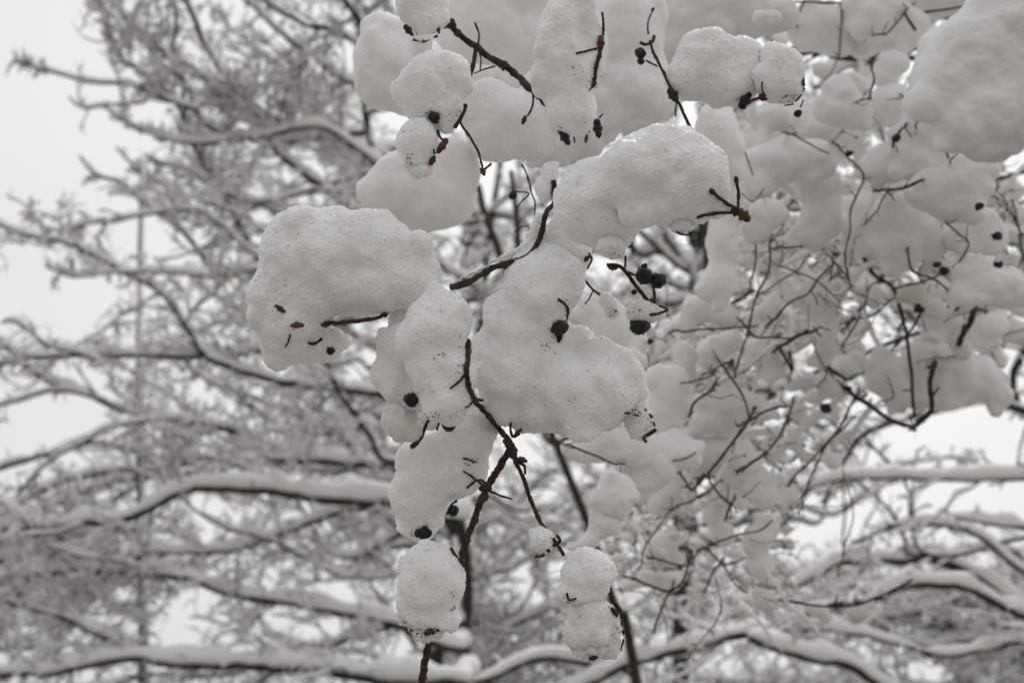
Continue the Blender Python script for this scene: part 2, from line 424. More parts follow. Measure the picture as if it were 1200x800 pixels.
def rand_limbs(n, trunkx, ty, xr, yr, wid, sf, dep):
    """limbs that leave the trunk at px (trunkx, ty range) and wander out to somewhere in the px box"""
    o = []
    for i in range(n):
        x1 = xr[0] + (xr[1] - xr[0]) * ((i * .618) % 1); y1 = RNG.uniform(*yr)
        y0 = np.clip(y1 + RNG.uniform(-20, 190), *ty); x0 = trunkx
        pts = []; bow = RNG.uniform(-60, 60)
        for k in range(7):
            t = k / 6; pts.append((x0 + (x1 - x0) * t + RNG.normal(0, 7) * (k > 0), y0 + (y1 - y0) * t ** .8 + bow * math.sin(math.pi * t) + RNG.normal(0, 9) * (k > 0), dep + .25 * math.sin(i * 2.3) * t))
        o.append((pts, wid * RNG.uniform(.8, 1.4), wid * .35, sf))
    return o
FAR = 'distant snow-covered thicket trees'
tree('snowy_tree', 'distant snow-covered tree whose limbs reach in low from beyond the left edge', FAR, P(-90, 850, 8.5)[:2],
     [(-90, 850, 8.5), (-90, 650, 8.5), (-80, 450, 8.5)], rand_limbs(17, -85, (520, 850), (60, 470), (500, 840), 7, 1.8, 8.5), 8.5, (2.3, .8), .0115, GREYB, .12, tw=.008)
tree('snowy_tree', 'distant dark-trunked snow-covered tree standing between the two lowest hanging snow clumps', FAR, P(530, 850, 7.6)[:2],
     [(530, 850, 7.6), (530, 650, 7.6), (560, 400, 7.6), (590, 150, 7.6)], rand_limbs(26, 540, (250, 850), (300, 860), (180, 840), 6, 1.8, 7.6) + rand_limbs(16, 540, (480, 850), (560, 860), (540, 840), 5, 1.8, 7.0), 7.6, (2.5, .7), .010, GREYB, .07, tw=.007)
tree('snowy_tree', 'distant snow-covered tree behind the thick arching limbs', FAR, P(1290, 850, 8.2)[:2],
     [(1290, 850, 8.2), (1290, 760, 8.2), (1290, 600, 8.2)], rand_limbs(20, 1290, (650, 850), (740, 1230), (640, 840), 6, 1.8, 8.2), 8.2, (2.8, .8), .0115, GREYB, .12, tw=.008)
tree('snowy_tree', 'snow-covered tree with fine tangled twigs filling the space above the wide tree', FAR, P(500, 900, 6.4)[:2],
     [(510, 800, 6.4), (500, 600, 6.4), (480, 400, 6.4), (520, 100, 6.4), (560, -60, 6.4)],
     rand_limbs(26, 500, (-40, 640), (120, 460), (-60, 560), 6, 1.8, 6.4), 6.4, (2.4, .65), .0088, GREYB, .08, tw=.0055)
tree('snowy_tree', 'snow-covered tree showing through the gaps of the hanging shrub', FAR, P(800, 900, 5.0)[:2],
     [(800, 800, 5.0), (800, 500, 5.0), (830, 200, 5.0), (850, 0, 5.0)],
     rand_limbs(20, 815, (0, 640), (640, 1220), (60, 560), 6, 1.8, 5.0) + rand_limbs(14, 815, (150, 560), (590, 760), (130, 480), 7, 1.9, 5.0), 5.0, (2.6, .55), .009, GREYB, .06, tw=.0045)

# thin leaning sapling beyond the wide tree
Y0 = P(166, 300, 5.4)[1]; sp = []
for z in np.linspace(-.2, 5.2, 60):
    dd = Y0 * math.cos(PITCH) + (z - CAMZ) * math.sin(PITCH); sp.append(((166 + 3 * math.sin(z * 1.3) - 600) / FPX * dd, Y0, z))
sp = np.array(sp)
pe = empty('sapling', (sp[0][0], Y0, -.2), 'thin straight grey sapling stem crossing behind the branches of the wide tree', 'sapling')
b = Buf(); tube(b, sp, np.linspace(.03, .016, 60), 10, .05); so = b.build('trunk', POLE, pe)
b = Buf(); tube(b, sp + [.012, -.012, 0], np.linspace(.014, .009, 60) * np.clip(1 + 1.6 * vnoise(sp, .25, 3), .05, 2), 8, .1); b.build('snow_streak', SNOWF, so)

# ------------------------------------------------------------------ snow clumps
ICO = None
def ico():
    global ICO
    if ICO is None:
        import bmesh
        bm = bmesh.new(); bmesh.ops.create_icosphere(bm, subdivisions=3, radius=1)
        v = np.array([x.co[:] for x in bm.verts]); f = np.array([[x.index for x in p.verts] for p in bm.faces]); bm.free()
        ICO = (v, f)
    return ICO

def blob(name, d, ells, voxel_px, sub, mat, parent=None, amps=(1, 1, 1), smooth=8, seed=0, grains=0, lobes=0):
    """one snow lump: ellipsoids (x, y, rx, ry[, rotation deg, depth offset px]) fused, then roughened"""
    v0, f0 = ico(); vs = []; fs = []; n = 0
    rl = np.random.RandomState(1000 + seed); ells = list(ells)
    for e in list(ells):
        for k in range(lobes):
            a = rl.uniform(0, 6.283); q = rl.uniform(.28, .5); u = rl.uniform(.72, .9)
            x_, y_ = e[2] * u * math.cos(a), e[3] * u * math.sin(a); ro = R(e[4]) if len(e) > 4 else 0
            ells.append((e[0] + x_ * math.cos(ro) - y_ * math.sin(ro), e[1] - (x_ * math.sin(ro) + y_ * math.cos(ro)), e[2] * q, (e[2] * .4 + e[3] * .6) * q, rl.uniform(-40, 40),
                         (e[5] if len(e) > 5 else 0) + rl.uniform(-.75, .3) * min(e[2], e[3]) * .6))
    for e in ells:
        x, y, rx, ry = e[:4]; rot = R(e[4]) if len(e) > 4 else 0; dz = e[5] if len(e) > 5 else 0
        m = d / FPX; rz = (rx + ry) * .5 * .82
        lx, ly = v0[:, 0] * rx, v0[:, 1] * ry
        gx = lx * math.cos(rot) - ly * math.sin(rot); gy = lx * math.sin(rot) + ly * math.cos(rot)
        c = P(x, y, d + dz * m)
        vs.append(c + m * (gx[:, None] * nCR + gy[:, None] * nCU + (v0[:, 2] * rz)[:, None] * nCF)); fs.append(f0 + n); n += len(v0)
    tmp = mesh_np('tmp', np.concatenate(vs), np.concatenate(fs))
    o = bpy.data.objects.new('tmp', tmp); COL.objects.link(o)
    vox = voxel_px * d / FPX
    m = o.modifiers.new('r', 'REMESH'); m.mode = 'VOXEL'; m.voxel_size = vox; m.use_smooth_shade = True
    m = o.modifiers.new('s', 'SMOOTH'); m.factor = .5; m.iterations = smooth
    if sub: m = o.modifiers.new('u', 'SUBSURF'); m.levels = sub; m.render_levels = sub
    dg = bpy.context.evaluated_depsgraph_get()
    me = bpy.data.meshes.new_from_object(o.evaluated_get(dg)); me.name = name
    bpy.data.objects.remove(o); bpy.data.meshes.remove(tmp)
    nv = len(me.vertices)
    co = np.empty(nv * 3, np.float32); me.vertices.foreach_get('co', co); co = co.reshape(-1, 3).astype(float)
    no = np.empty(nv * 3, np.float32); me.vertices.foreach_get('normal', no); no = no.reshape(-1, 3)
    px = d / FPX
    a, b_, c_ = amps
    disp = a * px * (6.0 * vnoise(co, 40 * px, seed) + 3.6 * vnoise(co, 17 * px, seed + 1))
    if b_: disp += b_ * px * (1.0 * vnoise(co, 6.5 * px, seed + 2))
    if c_:
        f1 = vnoise(co, 2.9 * px, seed + 3); f2 = vnoise(co, 1.7 * px, seed + 4)
        disp += c_ * px * (.95 * np.maximum(f1, -.1) ** 1 + .5 * f2 + 2.4 * np.maximum(0, f1 * .6 + f2 * .6 - .42))
    co = co + no * disp[:, None]
    me.vertices.foreach_set('co', co.astype(np.float32).ravel()); me.update()
    if grains:
        me.vertices.foreach_get('normal', (no2 := np.empty(nv * 3, np.float32))); no2 = no2.reshape(-1, 3).astype(float)
        nl = len(me.loops); li = np.empty(nl, np.int32); me.loops.foreach_get('vertex_index', li)
        npol = len(me.polygons); quads = li.reshape(-1, 4) if nl == npol * 4 else None
        if quads is not None:
            dens = np.clip(.55 + .6 * vnoise(co, 22 * px, seed + 9) + .5 * no2[:, 2], .08, 1)
            pick = np.nonzero(RNG.rand(nv) < grains * dens)[0]
            c = co[pick]; nn = no2[pick] + RNG.normal(0, .7, (len(pick), 3)); nn /= np.linalg.norm(nn, axis=1)[:, None]
            u = np.cross(nn, RNG.normal(0, 1, (len(pick), 3))); u /= np.linalg.norm(u, axis=1)[:, None]; v_ = np.cross(nn, u)
            h = px * RNG.gamma(3.0, .30, len(pick))[:, None]; wd = h * RNG.uniform(.25, .7, (len(pick), 1))
            w2 = h * RNG.uniform(.15, .5, (len(pick), 1))
            V = np.stack([c - nn * h * .4, c + u * wd, c + v_ * w2, c - u * wd, c - v_ * w2, c + nn * h], 1).reshape(-1, 3)
            F = np.array([[0,2,1,1],[0,3,2,2],[0,4,3,3],[0,1,4,4],[5,1,2,2],[5,2,3,3],[5,3,4,4],[5,4,1,1]])
            tri = (F[None, :, :3] + (np.arange(len(pick)) * 6)[:, None, None] + nv).reshape(-1, 3)
            allv = np.concatenate([co, V]); me2 = bpy.data.meshes.new(name)
            me2.vertices.add(len(allv)); me2.vertices.foreach_set('co', allv.astype(np.float32).ravel())
            tot = quads.size + tri.size; me2.loops.add(tot)
            me2.loops.foreach_set('vertex_index', np.concatenate([quads.ravel(), tri.ravel()]).astype(np.int32))
            me2.polygons.add(len(quads) + len(tri))
            me2.polygons.foreach_set('loop_start', np.concatenate([np.arange(len(quads)) * 4, quads.size + np.arange(len(tri)) * 3]).astype(np.int32))
            me2.update(calc_edges=True); bpy.data.meshes.remove(me); me = me2
    me.polygons.foreach_set('use_smooth', np.ones(len(me.polygons), dtype=bool))
    me.materials.clear(); me.materials.append(mat)
    return link(name, me, mat, parent)

FG = {}
FGB = []
def fg(key, label, d, ells, icy=(), sub=2, vox=5.0, amps=(1.0, .75, .8), smooth=3, mat=None, group='snow clumps on the near hanging twigs'):
    o = blob('snow_clump', d, ells, vox, sub, mat or SNOW, None, amps, smooth, seed=len(FG) * 3 + 1, lobes=2 if d < .53 else 1, grains=.055 if d < .5 and vox > 3.5 else (.05 if d < .53 else 0))
    tag(o, label, 'snow clump', group)
    FG[key] = o; reg(o)
    for e in icy:
        dd, el = e
        t = blob('icy_tip', dd, el, 3.2, 1, ICE, o, (.55, 1.5, 1.3), 3, seed=len(FG) * 5 + 2, grains=.05); reg(t)
        t['label'] = 'glassy brownish half-melted end of the clump'
    return o
def reg(o):
    me = o.data
    co = np.empty(len(me.vertices) * 3, np.float32); me.vertices.foreach_get('co', co); co = co.reshape(-1, 3)
    FGB.append(BVHTree.FromPolygons(co.tolist(), [tuple(p.vertices) for p in me.polygons]))
def hit(x, y):
    d = Vector(P(x, y, 1.0)) - C0; best = None
    L_ = d.length; dn = d / L_
    for t in FGB:
        r = t.ray_cast(C0, dn, 1.2)
        if r[0] is not None:
            z = (r[0] - C0).dot(CF)
            if best is None or z < best[0]: best = (z, r[0], r[1])
    return best

fg('C1', 'largest near snow clump, a wide rounded loaf with a bare brown twig along its underside', .45,
   [(372,305,72,58), (430,296,62,50), (352,335,58,55), (470,318,40,44,-30), (490,330,27,30), (335,372,44,34), (420,330,60,42), (345,392,46,34,0,26), (378,400,30,24,0,26)],
   icy=[])
fg('C1b', 'small pale snow lump tucked between the widest loaf-shaped clump and the upright clump', .462, [(478,350,24,24), (472,375,17,20)])
fg('C2', 'upright crusty snow clump above the forked brown twig with a dark berry at its foot', .428,
   [(513,380,40,44), (512,430,38,40), (520,465,30,26), (500,400,34,40)], smooth=5)
fg('C2l', 'drooping snow clump left of the upright crusty one, ending in a pale icy knob', .45,
   [(478,410,34,34), (465,442,28,32), (488,455,28,26)],
   icy=[(.448, [(466,490,21,26), (480,505,14,14)])])
fg('C3', 'biggest central snow mass on the twigs, holding one wrinkled dark berry', .462,
   [(632,340,48,48,0,-8), (655,318,28,34), (608,375,46,46), (598,430,48,52), (640,420,50,48,0,4), (640,478,38,34,0,-6), (690,458,58,48,0,-26), (715,440,42,40,0,-20), (735,462,22,30,0,-20), (590,470,30,28), (665,480,50,34), (625,300,28,20,30)],
   icy=[(.45, [(749,495,17,20), (741,478,17,17)])])
fg('C3n', 'narrow neck of snow between the curved dark twig and the clump with the red bud', .468,
   [(655,275,16,26), (650,300,20,22), (668,300,22,26)])
fg('C4', 'crisp bright-topped snow clump with a red-brown bud sticking from its right end', .415,
   [(690,240,42,50,0,30), (700,215,34,34,0,26), (752,200,54,48,8,-6), (800,205,56,46,-6,-12), (825,222,36,34,0,-12), (785,235,50,30,0,-6), (715,270,28,26,0,26), (775,188,50,42,0,-8)],
   icy=[(.418, [(716,290,18,14)]), (.41, [(800,262,16,11)])])
fg('C5', 'tall upright oval snow clump marked with a small Y-shaped brown twig', .45,
   [(664,35,34,44), (668,80,38,50), (672,130,32,36), (650,60,26,50), (690,60,22,50)])
fg('C6', 'smooth slanting snow clump below the fork, over the crumbling dark berries', .475,
   [(545,510,44,34,35), (520,545,46,44), (490,580,34,42), (490,612,26,24), (548,545,28,26)])
fg('C7', 'egg-shaped snow clump hanging alone beside the lower brown twig', .45,
   [(503,680,40,46), (508,662,34,30), (500,705,38,36)], icy=[(.448, [(502,738,22,13), (478,722,14,12)])])
fg('C8', 'upper of the two stacked lowest snow clumps, on the right twig of the fork', .442,
   [(690,672,32,26), (690,690,30,20)])
fg('C9', 'lower of the two stacked lowest snow clumps, greyish and icy with a dark twig edge', .44,
   [(695,738,34,30), (692,720,28,22), (705,762,20,12)], mat=ICE, icy=[(.436, [(694,752,27,18)])])
fg('C10', 'tiny snow lump on the right arm of the fork, smallest on the bare twigs', .438, [(634,630,15,16), (642,635,12,13)], vox=3, sub=2, smooth=3)
fg('C11', 'small icy teardrop of snow hanging between the red-bud clump and the central mass', .45, [(713,356,9,13), (716,367,8,9)], vox=2.2, sub=1, smooth=2, mat=ICE)
fg('C12', 'little crust of ice capping the lower black berry', .436, [(755,365,17,9), (766,368,15,8)], vox=2.2, sub=1, smooth=2, mat=ICE)
fg('C13', 'rounded snow clump with a shrivelled dark berry in its lower edge', .475,
   [(500,100,40,36), (510,125,34,30), (530,95,24,30), (485,110,24,30)])
fg('C14', 'small warm-tinted icy snow clump hanging under the one with the shrivelled berry', .468,
   [(489,168,24,25), (492,190,18,20)], vox=4, icy=[(.464, [(492,200,13,10), (480,192,9,9)])])
fg('C15', 'snow clump cut by the top edge with dark bud scales along its lower rim', .49,
   [(495,0,32,34), (500,22,26,22), (485,10,22,22)])
fg('C16', 'smooth blurred snow clump behind the rounded one with the shrivelled berry', .56,
   [(455,75,40,58), (440,95,26,36), (480,50,30,30), (470,100,30,34)], sub=1, amps=(.8, .7, .5))
fg('C17', 'broad blurred snow clump filling the gap above the widest loaf-shaped clump', .59,
   [(480,215,60,42,20), (510,230,50,42), (530,200,36,40), (450,225,34,26)], sub=1, amps=(.8, .6, .3))
fg('C18', 'large smooth snow mass crossed by the thick dark twig at the top', .60,
   [(570,30,60,44), (615,45,50,42), (600,0,60,44), (550,10,44,40)], sub=1, amps=(.7, .6, .3))
fg('C19', 'smooth pale snow clump under the thick dark twig', .57,
   [(590,145,48,44), (570,125,34,30), (618,150,34,40), (632,120,26,30)], sub=1, amps=(.8, .7, .4))
fg('C20', 'tall blurred snow clump beside the twig with the small black fruit', .575,
   [(728,40,50,56), (738,95,46,48), (715,120,32,40), (700,60,28,60), (765,110,26,34)], sub=1, amps=(.8, .6, .4))
fg('C21', 'plump round snow clump, larger of the joined pair with a black seed between', .51,
   [(832,70,46,38), (850,92,44,34), (812,88,32,34), (862,70,28,30)], amps=(1, 1, .8))
fg('C22', 'smaller round snow clump of the joined pair, with a dirty twiggy lower rim', .50,
   [(912,82,28,30), (908,98,28,24), (925,95,16,22)], amps=(1, 1, .8))
fg('C23', 'smooth grey pointed snow cone behind the crisp clump with the red bud', .60,
   [(840,165,30,44), (838,140,22,24), (845,195,30,30)], sub=1, amps=(.5, .4, .2))

# ------------------------------------------------------------------ snow of the shrub behind
MID = [
 ('dim snow lobe showing between the thick dark twig and the slope below it', .68, [(600,85,50,34),(570,95,34,28),(640,80,34,34)], 0),
 ('pinkish-grey snow lobe between the tall upright oval and the crisp clump', .62, [(676,165,34,24),(640,178,34,22),(700,150,30,22)], 0),
 ('deep shaded snow slope behind the tall blurred clump', .80, [(760,120,40,20),(735,140,34,16)], 0),
 # label, depth, ellipsoids, stained?
 ('largest soft-focus snow mass, a broad drooping drift in the upper right corner', .66, [(1140,70,62,58,20),(1175,40,60,60),(1110,100,44,48),(1150,120,55,52),(1195,90,50,80),(1125,150,38,34),(1185,5,55,40)], 0),
 ('tan-tinged snow knob under the broad drooping corner drift', .67, [(1165,165,30,22),(1148,172,20,16)], 1),
 ('long low roll of snow along the top edge above the broad corner drift', .85, [(1090,4,58,14,5),(1135,-4,50,14)], 0),
 ('rounded snow clump under the top edge, left of the long low roll', .82, [(1030,20,38,30),(1055,35,28,26),(1010,10,26,22)], 0),
 ('snow cushion sitting on the thick dark limb by the small round pair', .86, [(955,32,32,26),(975,42,26,20)], 0),
 ('second snow cushion on the thick dark limb, split off by a thin upright twig', .87, [(1008,42,28,26),(1020,55,18,14)], 0),
 ('wide pale snow band across the top, above the plump round clump', .68, [(830,8,70,26,-5),(880,18,56,24),(800,20,40,34)], 0),
 ('small snow ball with a stub twig on the wide top band', .605, [(898,22,22,15)], 0),
 ('snow bulge between the wide top band and the tall blurred clump', .70, [(775,25,34,40),(782,60,26,24)], 0),
 ('dome of snow just beneath the thick dark limb', .80, [(1044,74,24,20),(1035,90,18,14)], 0),
 ('ridged snow clump with a bare black twig down its right edge', .78, [(985,110,28,30),(1000,130,26,28),(970,130,24,28)], 0),
 ('round snow clump right of the ridged one, stained near a black fruit', .80, [(1042,120,32,32),(1055,140,26,24)], 0),
 ('heavy sloping snow clump below the ridged one', .84, [(955,150,46,32,15),(985,165,36,22),(930,140,30,30)], 0),
 ('snow clump draped under the corner drift beside a curved black stem', .76, [(1080,160,38,42),(1068,190,36,32),(1100,185,28,26)], 0),
 ('pair of fused small snow lumps under the smaller round clump', .80, [(900,135,26,24),(885,165,24,26)], 0),
 ('wide soft snow shelf beside the pointed grey cone', .78, [(900,195,46,30),(935,185,44,30),(880,215,34,28)], 0),
 ('tall column of snow under the red-bud twig', .72, [(852,240,30,40),(845,285,27,44),(842,330,26,40)], 0),
 ('round lump against the tall snow column', .74, [(898,255,28,24),(885,270,22,20)], 0),
 ('long hanging snow tongue left of the knobbly upright twig', .82, [(955,215,38,36),(962,255,30,36),(945,275,26,20)], 0),
 ('small snow bump hanging from the long snow tongue', .80, [(922,285,16,14),(935,290,14,11)], 0),
 ('blocky snow clump with a ragged bark lower rim', .77, [(1028,200,34,24),(1040,185,28,22)], 0),
 ('dark shaded flat-bottomed snow slab below the corner drift', .74, [(1120,215,46,30),(1145,200,34,22),(1090,225,36,32),(1120,240,40,26)], 0),
 ('deep rounded snow lobe under the flat-bottomed slab', .80, [(1060,255,40,34),(1055,290,32,34),(1085,280,30,34)], 0),
 ('slanting snow lobe above the knobbly upright twig', .86, [(1010,250,30,34),(1018,290,22,26)], 0),
 ('snow lobe with a black fruit on its edge, under the flat-bottomed slab', .78, [(1145,262,30,26),(1128,280,26,22),(1160,280,22,22)], 0),
 ('small knob of snow at the tip of the fruit-edged lobe', .84, [(1182,272,18,13)], 0),
 ('peaked snow clump shaped like a tent over a ragged twig', .74, [(1142,318,26,22,20),(1160,335,44,24),(1135,345,34,18),(1185,345,30,18)], 0),
 ('tan-bottomed snow ball holding two black fruits', .82, [(1092,300,20,18),(1085,314,15,11)], 1),
 ('small oval snow lump framed by the bent dark stem', .84, [(1024,348,14,17)], 0),
 ('crumbly tan snow lump left of the tent-shaped clump', .84, [(1068,345,24,18),(1090,362,22,15)], 1),
 ('grey snow clump on a short bare twig, beside the black berry', .76, [(815,365,24,26),(805,380,22,16),(846,372,17,19)], 0),
 ('rounded snow clump showing behind the icy teardrop', .64, [(715,385,40,36),(695,370,24,26),(735,405,30,26)], 0),
 ('snow ball peeping over the shoulder of the central mass', .62, [(740,425,24,24),(725,440,24,22)], 0),
 ('stubby snow thumb below the short bare twig', .80, [(802,420,17,28),(806,440,14,16)], 0),
 ('wedge of snow next to the stubby thumb', .82, [(832,415,19,25),(858,402,22,18)], 0),
 ('pale square snow lump beside the icy right tip of the central mass', .74, [(782,455,28,30),(775,480,26,26),(795,480,20,26)], 0),
 ('broad smooth snow pillow under the crossing thin twigs', .84, [(850,470,44,26),(880,480,36,24),(838,490,36,20)], 0),
 ('snow hump right of the broad smooth pillow', .90, [(893,415,26,26),(905,435,22,18)], 0),
 ('leaning oval snow clump between two bare diagonal twigs', .84, [(915,355,27,22,30),(905,370,22,18)], 0),
 ('upright snow pillar that tapers to a tan knot', .86, [(955,350,30,30,30),(965,385,22,32),(968,410,17,18)], 0),
 ('tan round snow knot under the upright pillar', .85, [(966,428,13,13),(965,412,14,10)], 1),
 ('left one of the two tan snow buns by the dark crook', .88, [(945,452,17,13)], 1),
 ('right one of the two tan snow buns by the dark crook', .88, [(972,455,16,15)], 1),
 ('large smooth snow bag hanging left of the bent dark stem', .92, [(1038,440,28,36),(1052,465,26,24),(1035,420,22,20)], 0),
 ('large smooth snow bag between the bent dark stem and the short black one', .93, [(1080,430,24,42),(1078,465,20,24)], 0),
 ('wide smooth snow bag on the right of the short black stem', .92, [(1118,440,32,36),(1110,465,30,20),(1145,445,30,32),(1168,460,20,28)], 0),
 ('tan snow patch across the top of the wide smooth bag', .86, [(1105,416,18,14),(1125,410,18,13)], 1),
 ('snow wedge behind the ragged dark twig near the right edge', .95, [(1150,385,40,22),(1130,395,26,24)], 0),
 ('narrow snow slope left of the ragged dark twig', .94, [(1100,375,26,22),(1095,395,18,18)], 0),
 ('bright snow hump at the right edge on the thick dark fork', 1.0, [(1195,362,22,10,-20),(1180,352,14,8)], 0),
 ('small bright snow hump in the crook of the thick dark fork', 1.0, [(1160,408,14,16),(1172,425,12,14)], 0),
 ('snow mound directly under the central mass', .70, [(690,525,30,18),(715,515,34,26),(740,525,34,26)], 0),
 ('broad pale snow lobe below the icy right tip', .72, [(765,545,44,34),(740,565,38,34),(790,530,40,28)], 0),
 ('curving neck of snow leading down to the stacked lowest clumps', .66, [(722,580,30,34),(708,610,24,24,30),(690,632,22,15,30),(672,640,15,12)], 0),
 ('tan snow scale on the curving neck', .652, [(717,598,17,13,20),(728,604,10,9)], 1),
 ('wide grey snow shelf crossed by a long diagonal twig', .86, [(835,530,46,26),(865,545,34,22),(800,520,34,22)], 0),
 ('drooping snow lobe below the wide grey shelf', .84, [(795,575,32,28),(775,590,24,20)], 0),
 ('snow clump with a fold beneath the diagonal twig', .88, [(870,560,30,22),(890,575,26,18),(850,580,22,20)], 0),
 ('triangular snow web in the fork of dark twigs', .88, [(778,640,22,22),(790,655,22,13),(765,655,16,14)], 0),
 ('snow saddle in the dark fork under the triangular web', .9, [(760,678,20,12),(785,682,20,13)], 0),
 ('small snow thumb standing between the dark twigs', .9, [(835,600,14,22),(845,625,20,16)], 0),
 ('bulky snow clump ending the shrub over the arching limbs', .86, [(885,635,24,26),(892,662,22,22),(900,620,18,16)], 0),
 ('pale snow clump on a thin arc of twig', .88, [(905,590,26,16),(925,580,20,14)], 0),
 ('tan snow clump hanging low beside the arching limbs', .9, [(898,702,15,16),(890,695,11,10)], 1),
 ('low snow ridge on a thin arc twig, above the arching limb', .95, [(955,712,22,13),(965,722,12,9)], 0),
 ('last small snow heap on the thin arc twig', .96, [(1003,716,16,13),(1018,706,11,9),(1035,694,10,8)], 1),
 ('snow tuft in the tangle under the wide grey shelf', .95, [(925,520,22,15),(945,535,18,12)], 0),
 ('low snow heap beside the crook of the dark limb', .98, [(990,430,18,13),(1005,420,15,11)], 0),
]
for i, (lab, d, el, tan) in enumerate(MID):
    if i > 9: el = [(e[0], e[1], e[2] * .8, e[3] * .8, *e[4:]) for e in el]
    o = blob('snow_clump', d, el, 4.5, 1, TANSNOW if tan else SNOWM, None, (.9, .9, .45), 1, seed=100 + i * 3, lobes=(4 if i > 6 else 3) if max(e[2] for e in el) > 21 else 1)
    tag(o, lab, 'snow clump', 'soft-focus snow clumps on the shrub behind')

# ------------------------------------------------------------------ shrub stems behind (with small lumps as parts)
se = empty('snowy_shrub', (P(1500, 700, 1.5)[0], P(1500, 700, 1.5)[1], -.2),
           'dark-stemmed bare shrub carrying the soft-focus snow clumps, with small black fruits', 'shrub')
STEMS = [ # points, depth, width px
 ([(1012,300),(1025,322),(1044,335),(1058,370),(1066,420),(1070,485)], .88, 6),
 ([(1016,352),(1020,334),(1040,330)], .88, 3),
 ([(1094,432),(1090,455),(1092,480),(1080,492)], .90, 9),
 ([(1142,360),(1135,380),(1125,400)], .86, 9), ([(1120,362),(1130,356),(1145,362)], .86, 5),
 ([(925,60),(950,58),(985,64),(1025,70),(1060,60)], .95, 11),
 ([(987,10),(986,30),(984,58)], .84, 3), ([(920,2),(950,2),(975,3),(1005,5)], .84, 4), ([(940,5),(935,25)], .83, 3),
 ([(1055,12),(1085,14),(1115,10),(1150,0)], .83, 4), ([(1060,15),(1040,38),(1028,40)], .8, 3), ([(1062,20),(1072,35)], .8, 5),
 ([(1022,82),(1024,95),(1020,110)], .74, 3), ([(1010,118),(1018,116),(1022,118)], .74, 3),
 ([(1098,135),(1100,150),(1108,172),(1112,185)], .7, 4), ([(1130,170),(1118,184)], .7, 3), ([(1065,120),(1075,130),(1074,143)], .72, 3),
 ([(1058,150),(1050,162),(1048,168)], .74, 4), ([(930,160),(955,172),(972,180)], .76, 3), ([(988,178),(1000,190),(1012,205),(1005,225),(996,245),(995,270),(990,300),(994,325)], .74, 3),
 ([(1035,232),(1028,245),(1020,255)], .76, 3), ([(1040,222),(1060,220),(1076,213)], .72, 5),
 ([(1110,262),(1125,275),(1135,285),(1125,305)], .76, 3), ([(1065,300),(1070,318),(1090,325),(1105,335),(1115,345)], .76, 4), ([(1060,335),(1075,332),(1095,325)], .76, 3),
 ([(908,373),(925,355),(945,345),(960,325),(978,307)], .76, 4), ([(978,307),(988,318)], .76, 3), ([(975,310),(972,330)], .76, 3),
 ([(886,285),(885,310),(880,330)], .76, 3), ([(903,290),(902,310),(898,325),(885,350),(878,380),(870,410),(864,430)], .76, 3.5),
 ([(898,340),(915,328),(935,318),(942,308)], .76, 2.5), ([(918,312),(940,320),(960,330),(975,345)], .78, 2.5), ([(918,290),(940,288)], .76, 4),
 ([(875,383),(885,394),(905,395),(930,396),(948,385)], .76, 4), ([(918,404),(935,393),(950,388)], .76, 6), ([(848,385),(876,382)], .76, 3),
 ([(800,388),(820,386),(838,386)], .72, 4), ([(837,433),(848,428),(860,422)], .72, 3), ([(848,430),(862,448),(874,470),(879,490)], .76, 4),
 ([(878,490),(865,510),(840,540),(820,565)], .76, 5), ([(878,492),(895,483),(912,478)], .76, 4), ([(808,485),(815,470),(828,460),(835,452)], .74, 4),
 ([(830,462),(845,466),(860,462)], .74, 2), ([(800,448),(815,445),(830,440)], .74, 3),
 ([(790,538),(806,536),(816,530)], .72, 3), ([(670,522),(690,530),(715,540),(722,542)], .66, 3.5),
 ([(800,590),(830,575),(845,560)], .76, 3), ([(836,570),(848,585),(858,592)], .78, 4), ([(856,595),(850,610)], .78, 4),
 ([(875,545),(890,535),(900,528)], .78, 5), ([(990,455),(1005,465),(1020,475),(1040,490),(1060,498)], .9, 8), ([(973,432),(990,445)], .86, 7),
 ([(925,480),(915,510),(900,530)], .88, 4), ([(920,420),(928,435),(925,415)], .86, 5), ([(800,560),(810,575)], .76, 4),
 ([(780,605),(765,625),(755,640),(752,655)], .78, 2.5), ([(772,655),(790,660),(805,662),(812,655)], .8, 3.5), ([(745,680),(770,690),(785,692),(800,680),(805,665)], .8, 4),
 ([(785,692),(778,710),(770,730)], .84, 4), ([(835,650),(850,665),(862,685),(875,695)], .8, 3), ([(830,640),(860,628),(890,620),(905,608)], .8, 3),
 ([(925,704),(960,710),(1000,708),(1030,700),(1058,685)], .86, 4), ([(990,500),(970,520),(950,560),(940,590)], .88, 3), ([(1000,470),(985,500),(960,530),(930,560),(905,600)], .92, 4),
 ([(985,660),(990,640),(1000,600),(990,560)], .92, 2), ([(1190,250),(1195,275),(1200,300)], .9, 4), ([(1150,255),(1165,265),(1175,285)], .84, 3),
 ([(858,180),(868,172),(875,185),(882,205)], .72, 2.5), ([(870,228),(882,238),(895,222)], .72, 2), ([(830,130),(846,146)], .66, 2),
 ([(1035,470),(1048,465),(1045,455)], .84, 2), ([(1005,375),(1000,385),(990,400)], .84, 3), ([(1080,365),(1070,385),(1055,400)], .86, 4), ([(1000,375),(1025,368),(1045,352)], .84, 2.5),
]
sb_ = Buf()
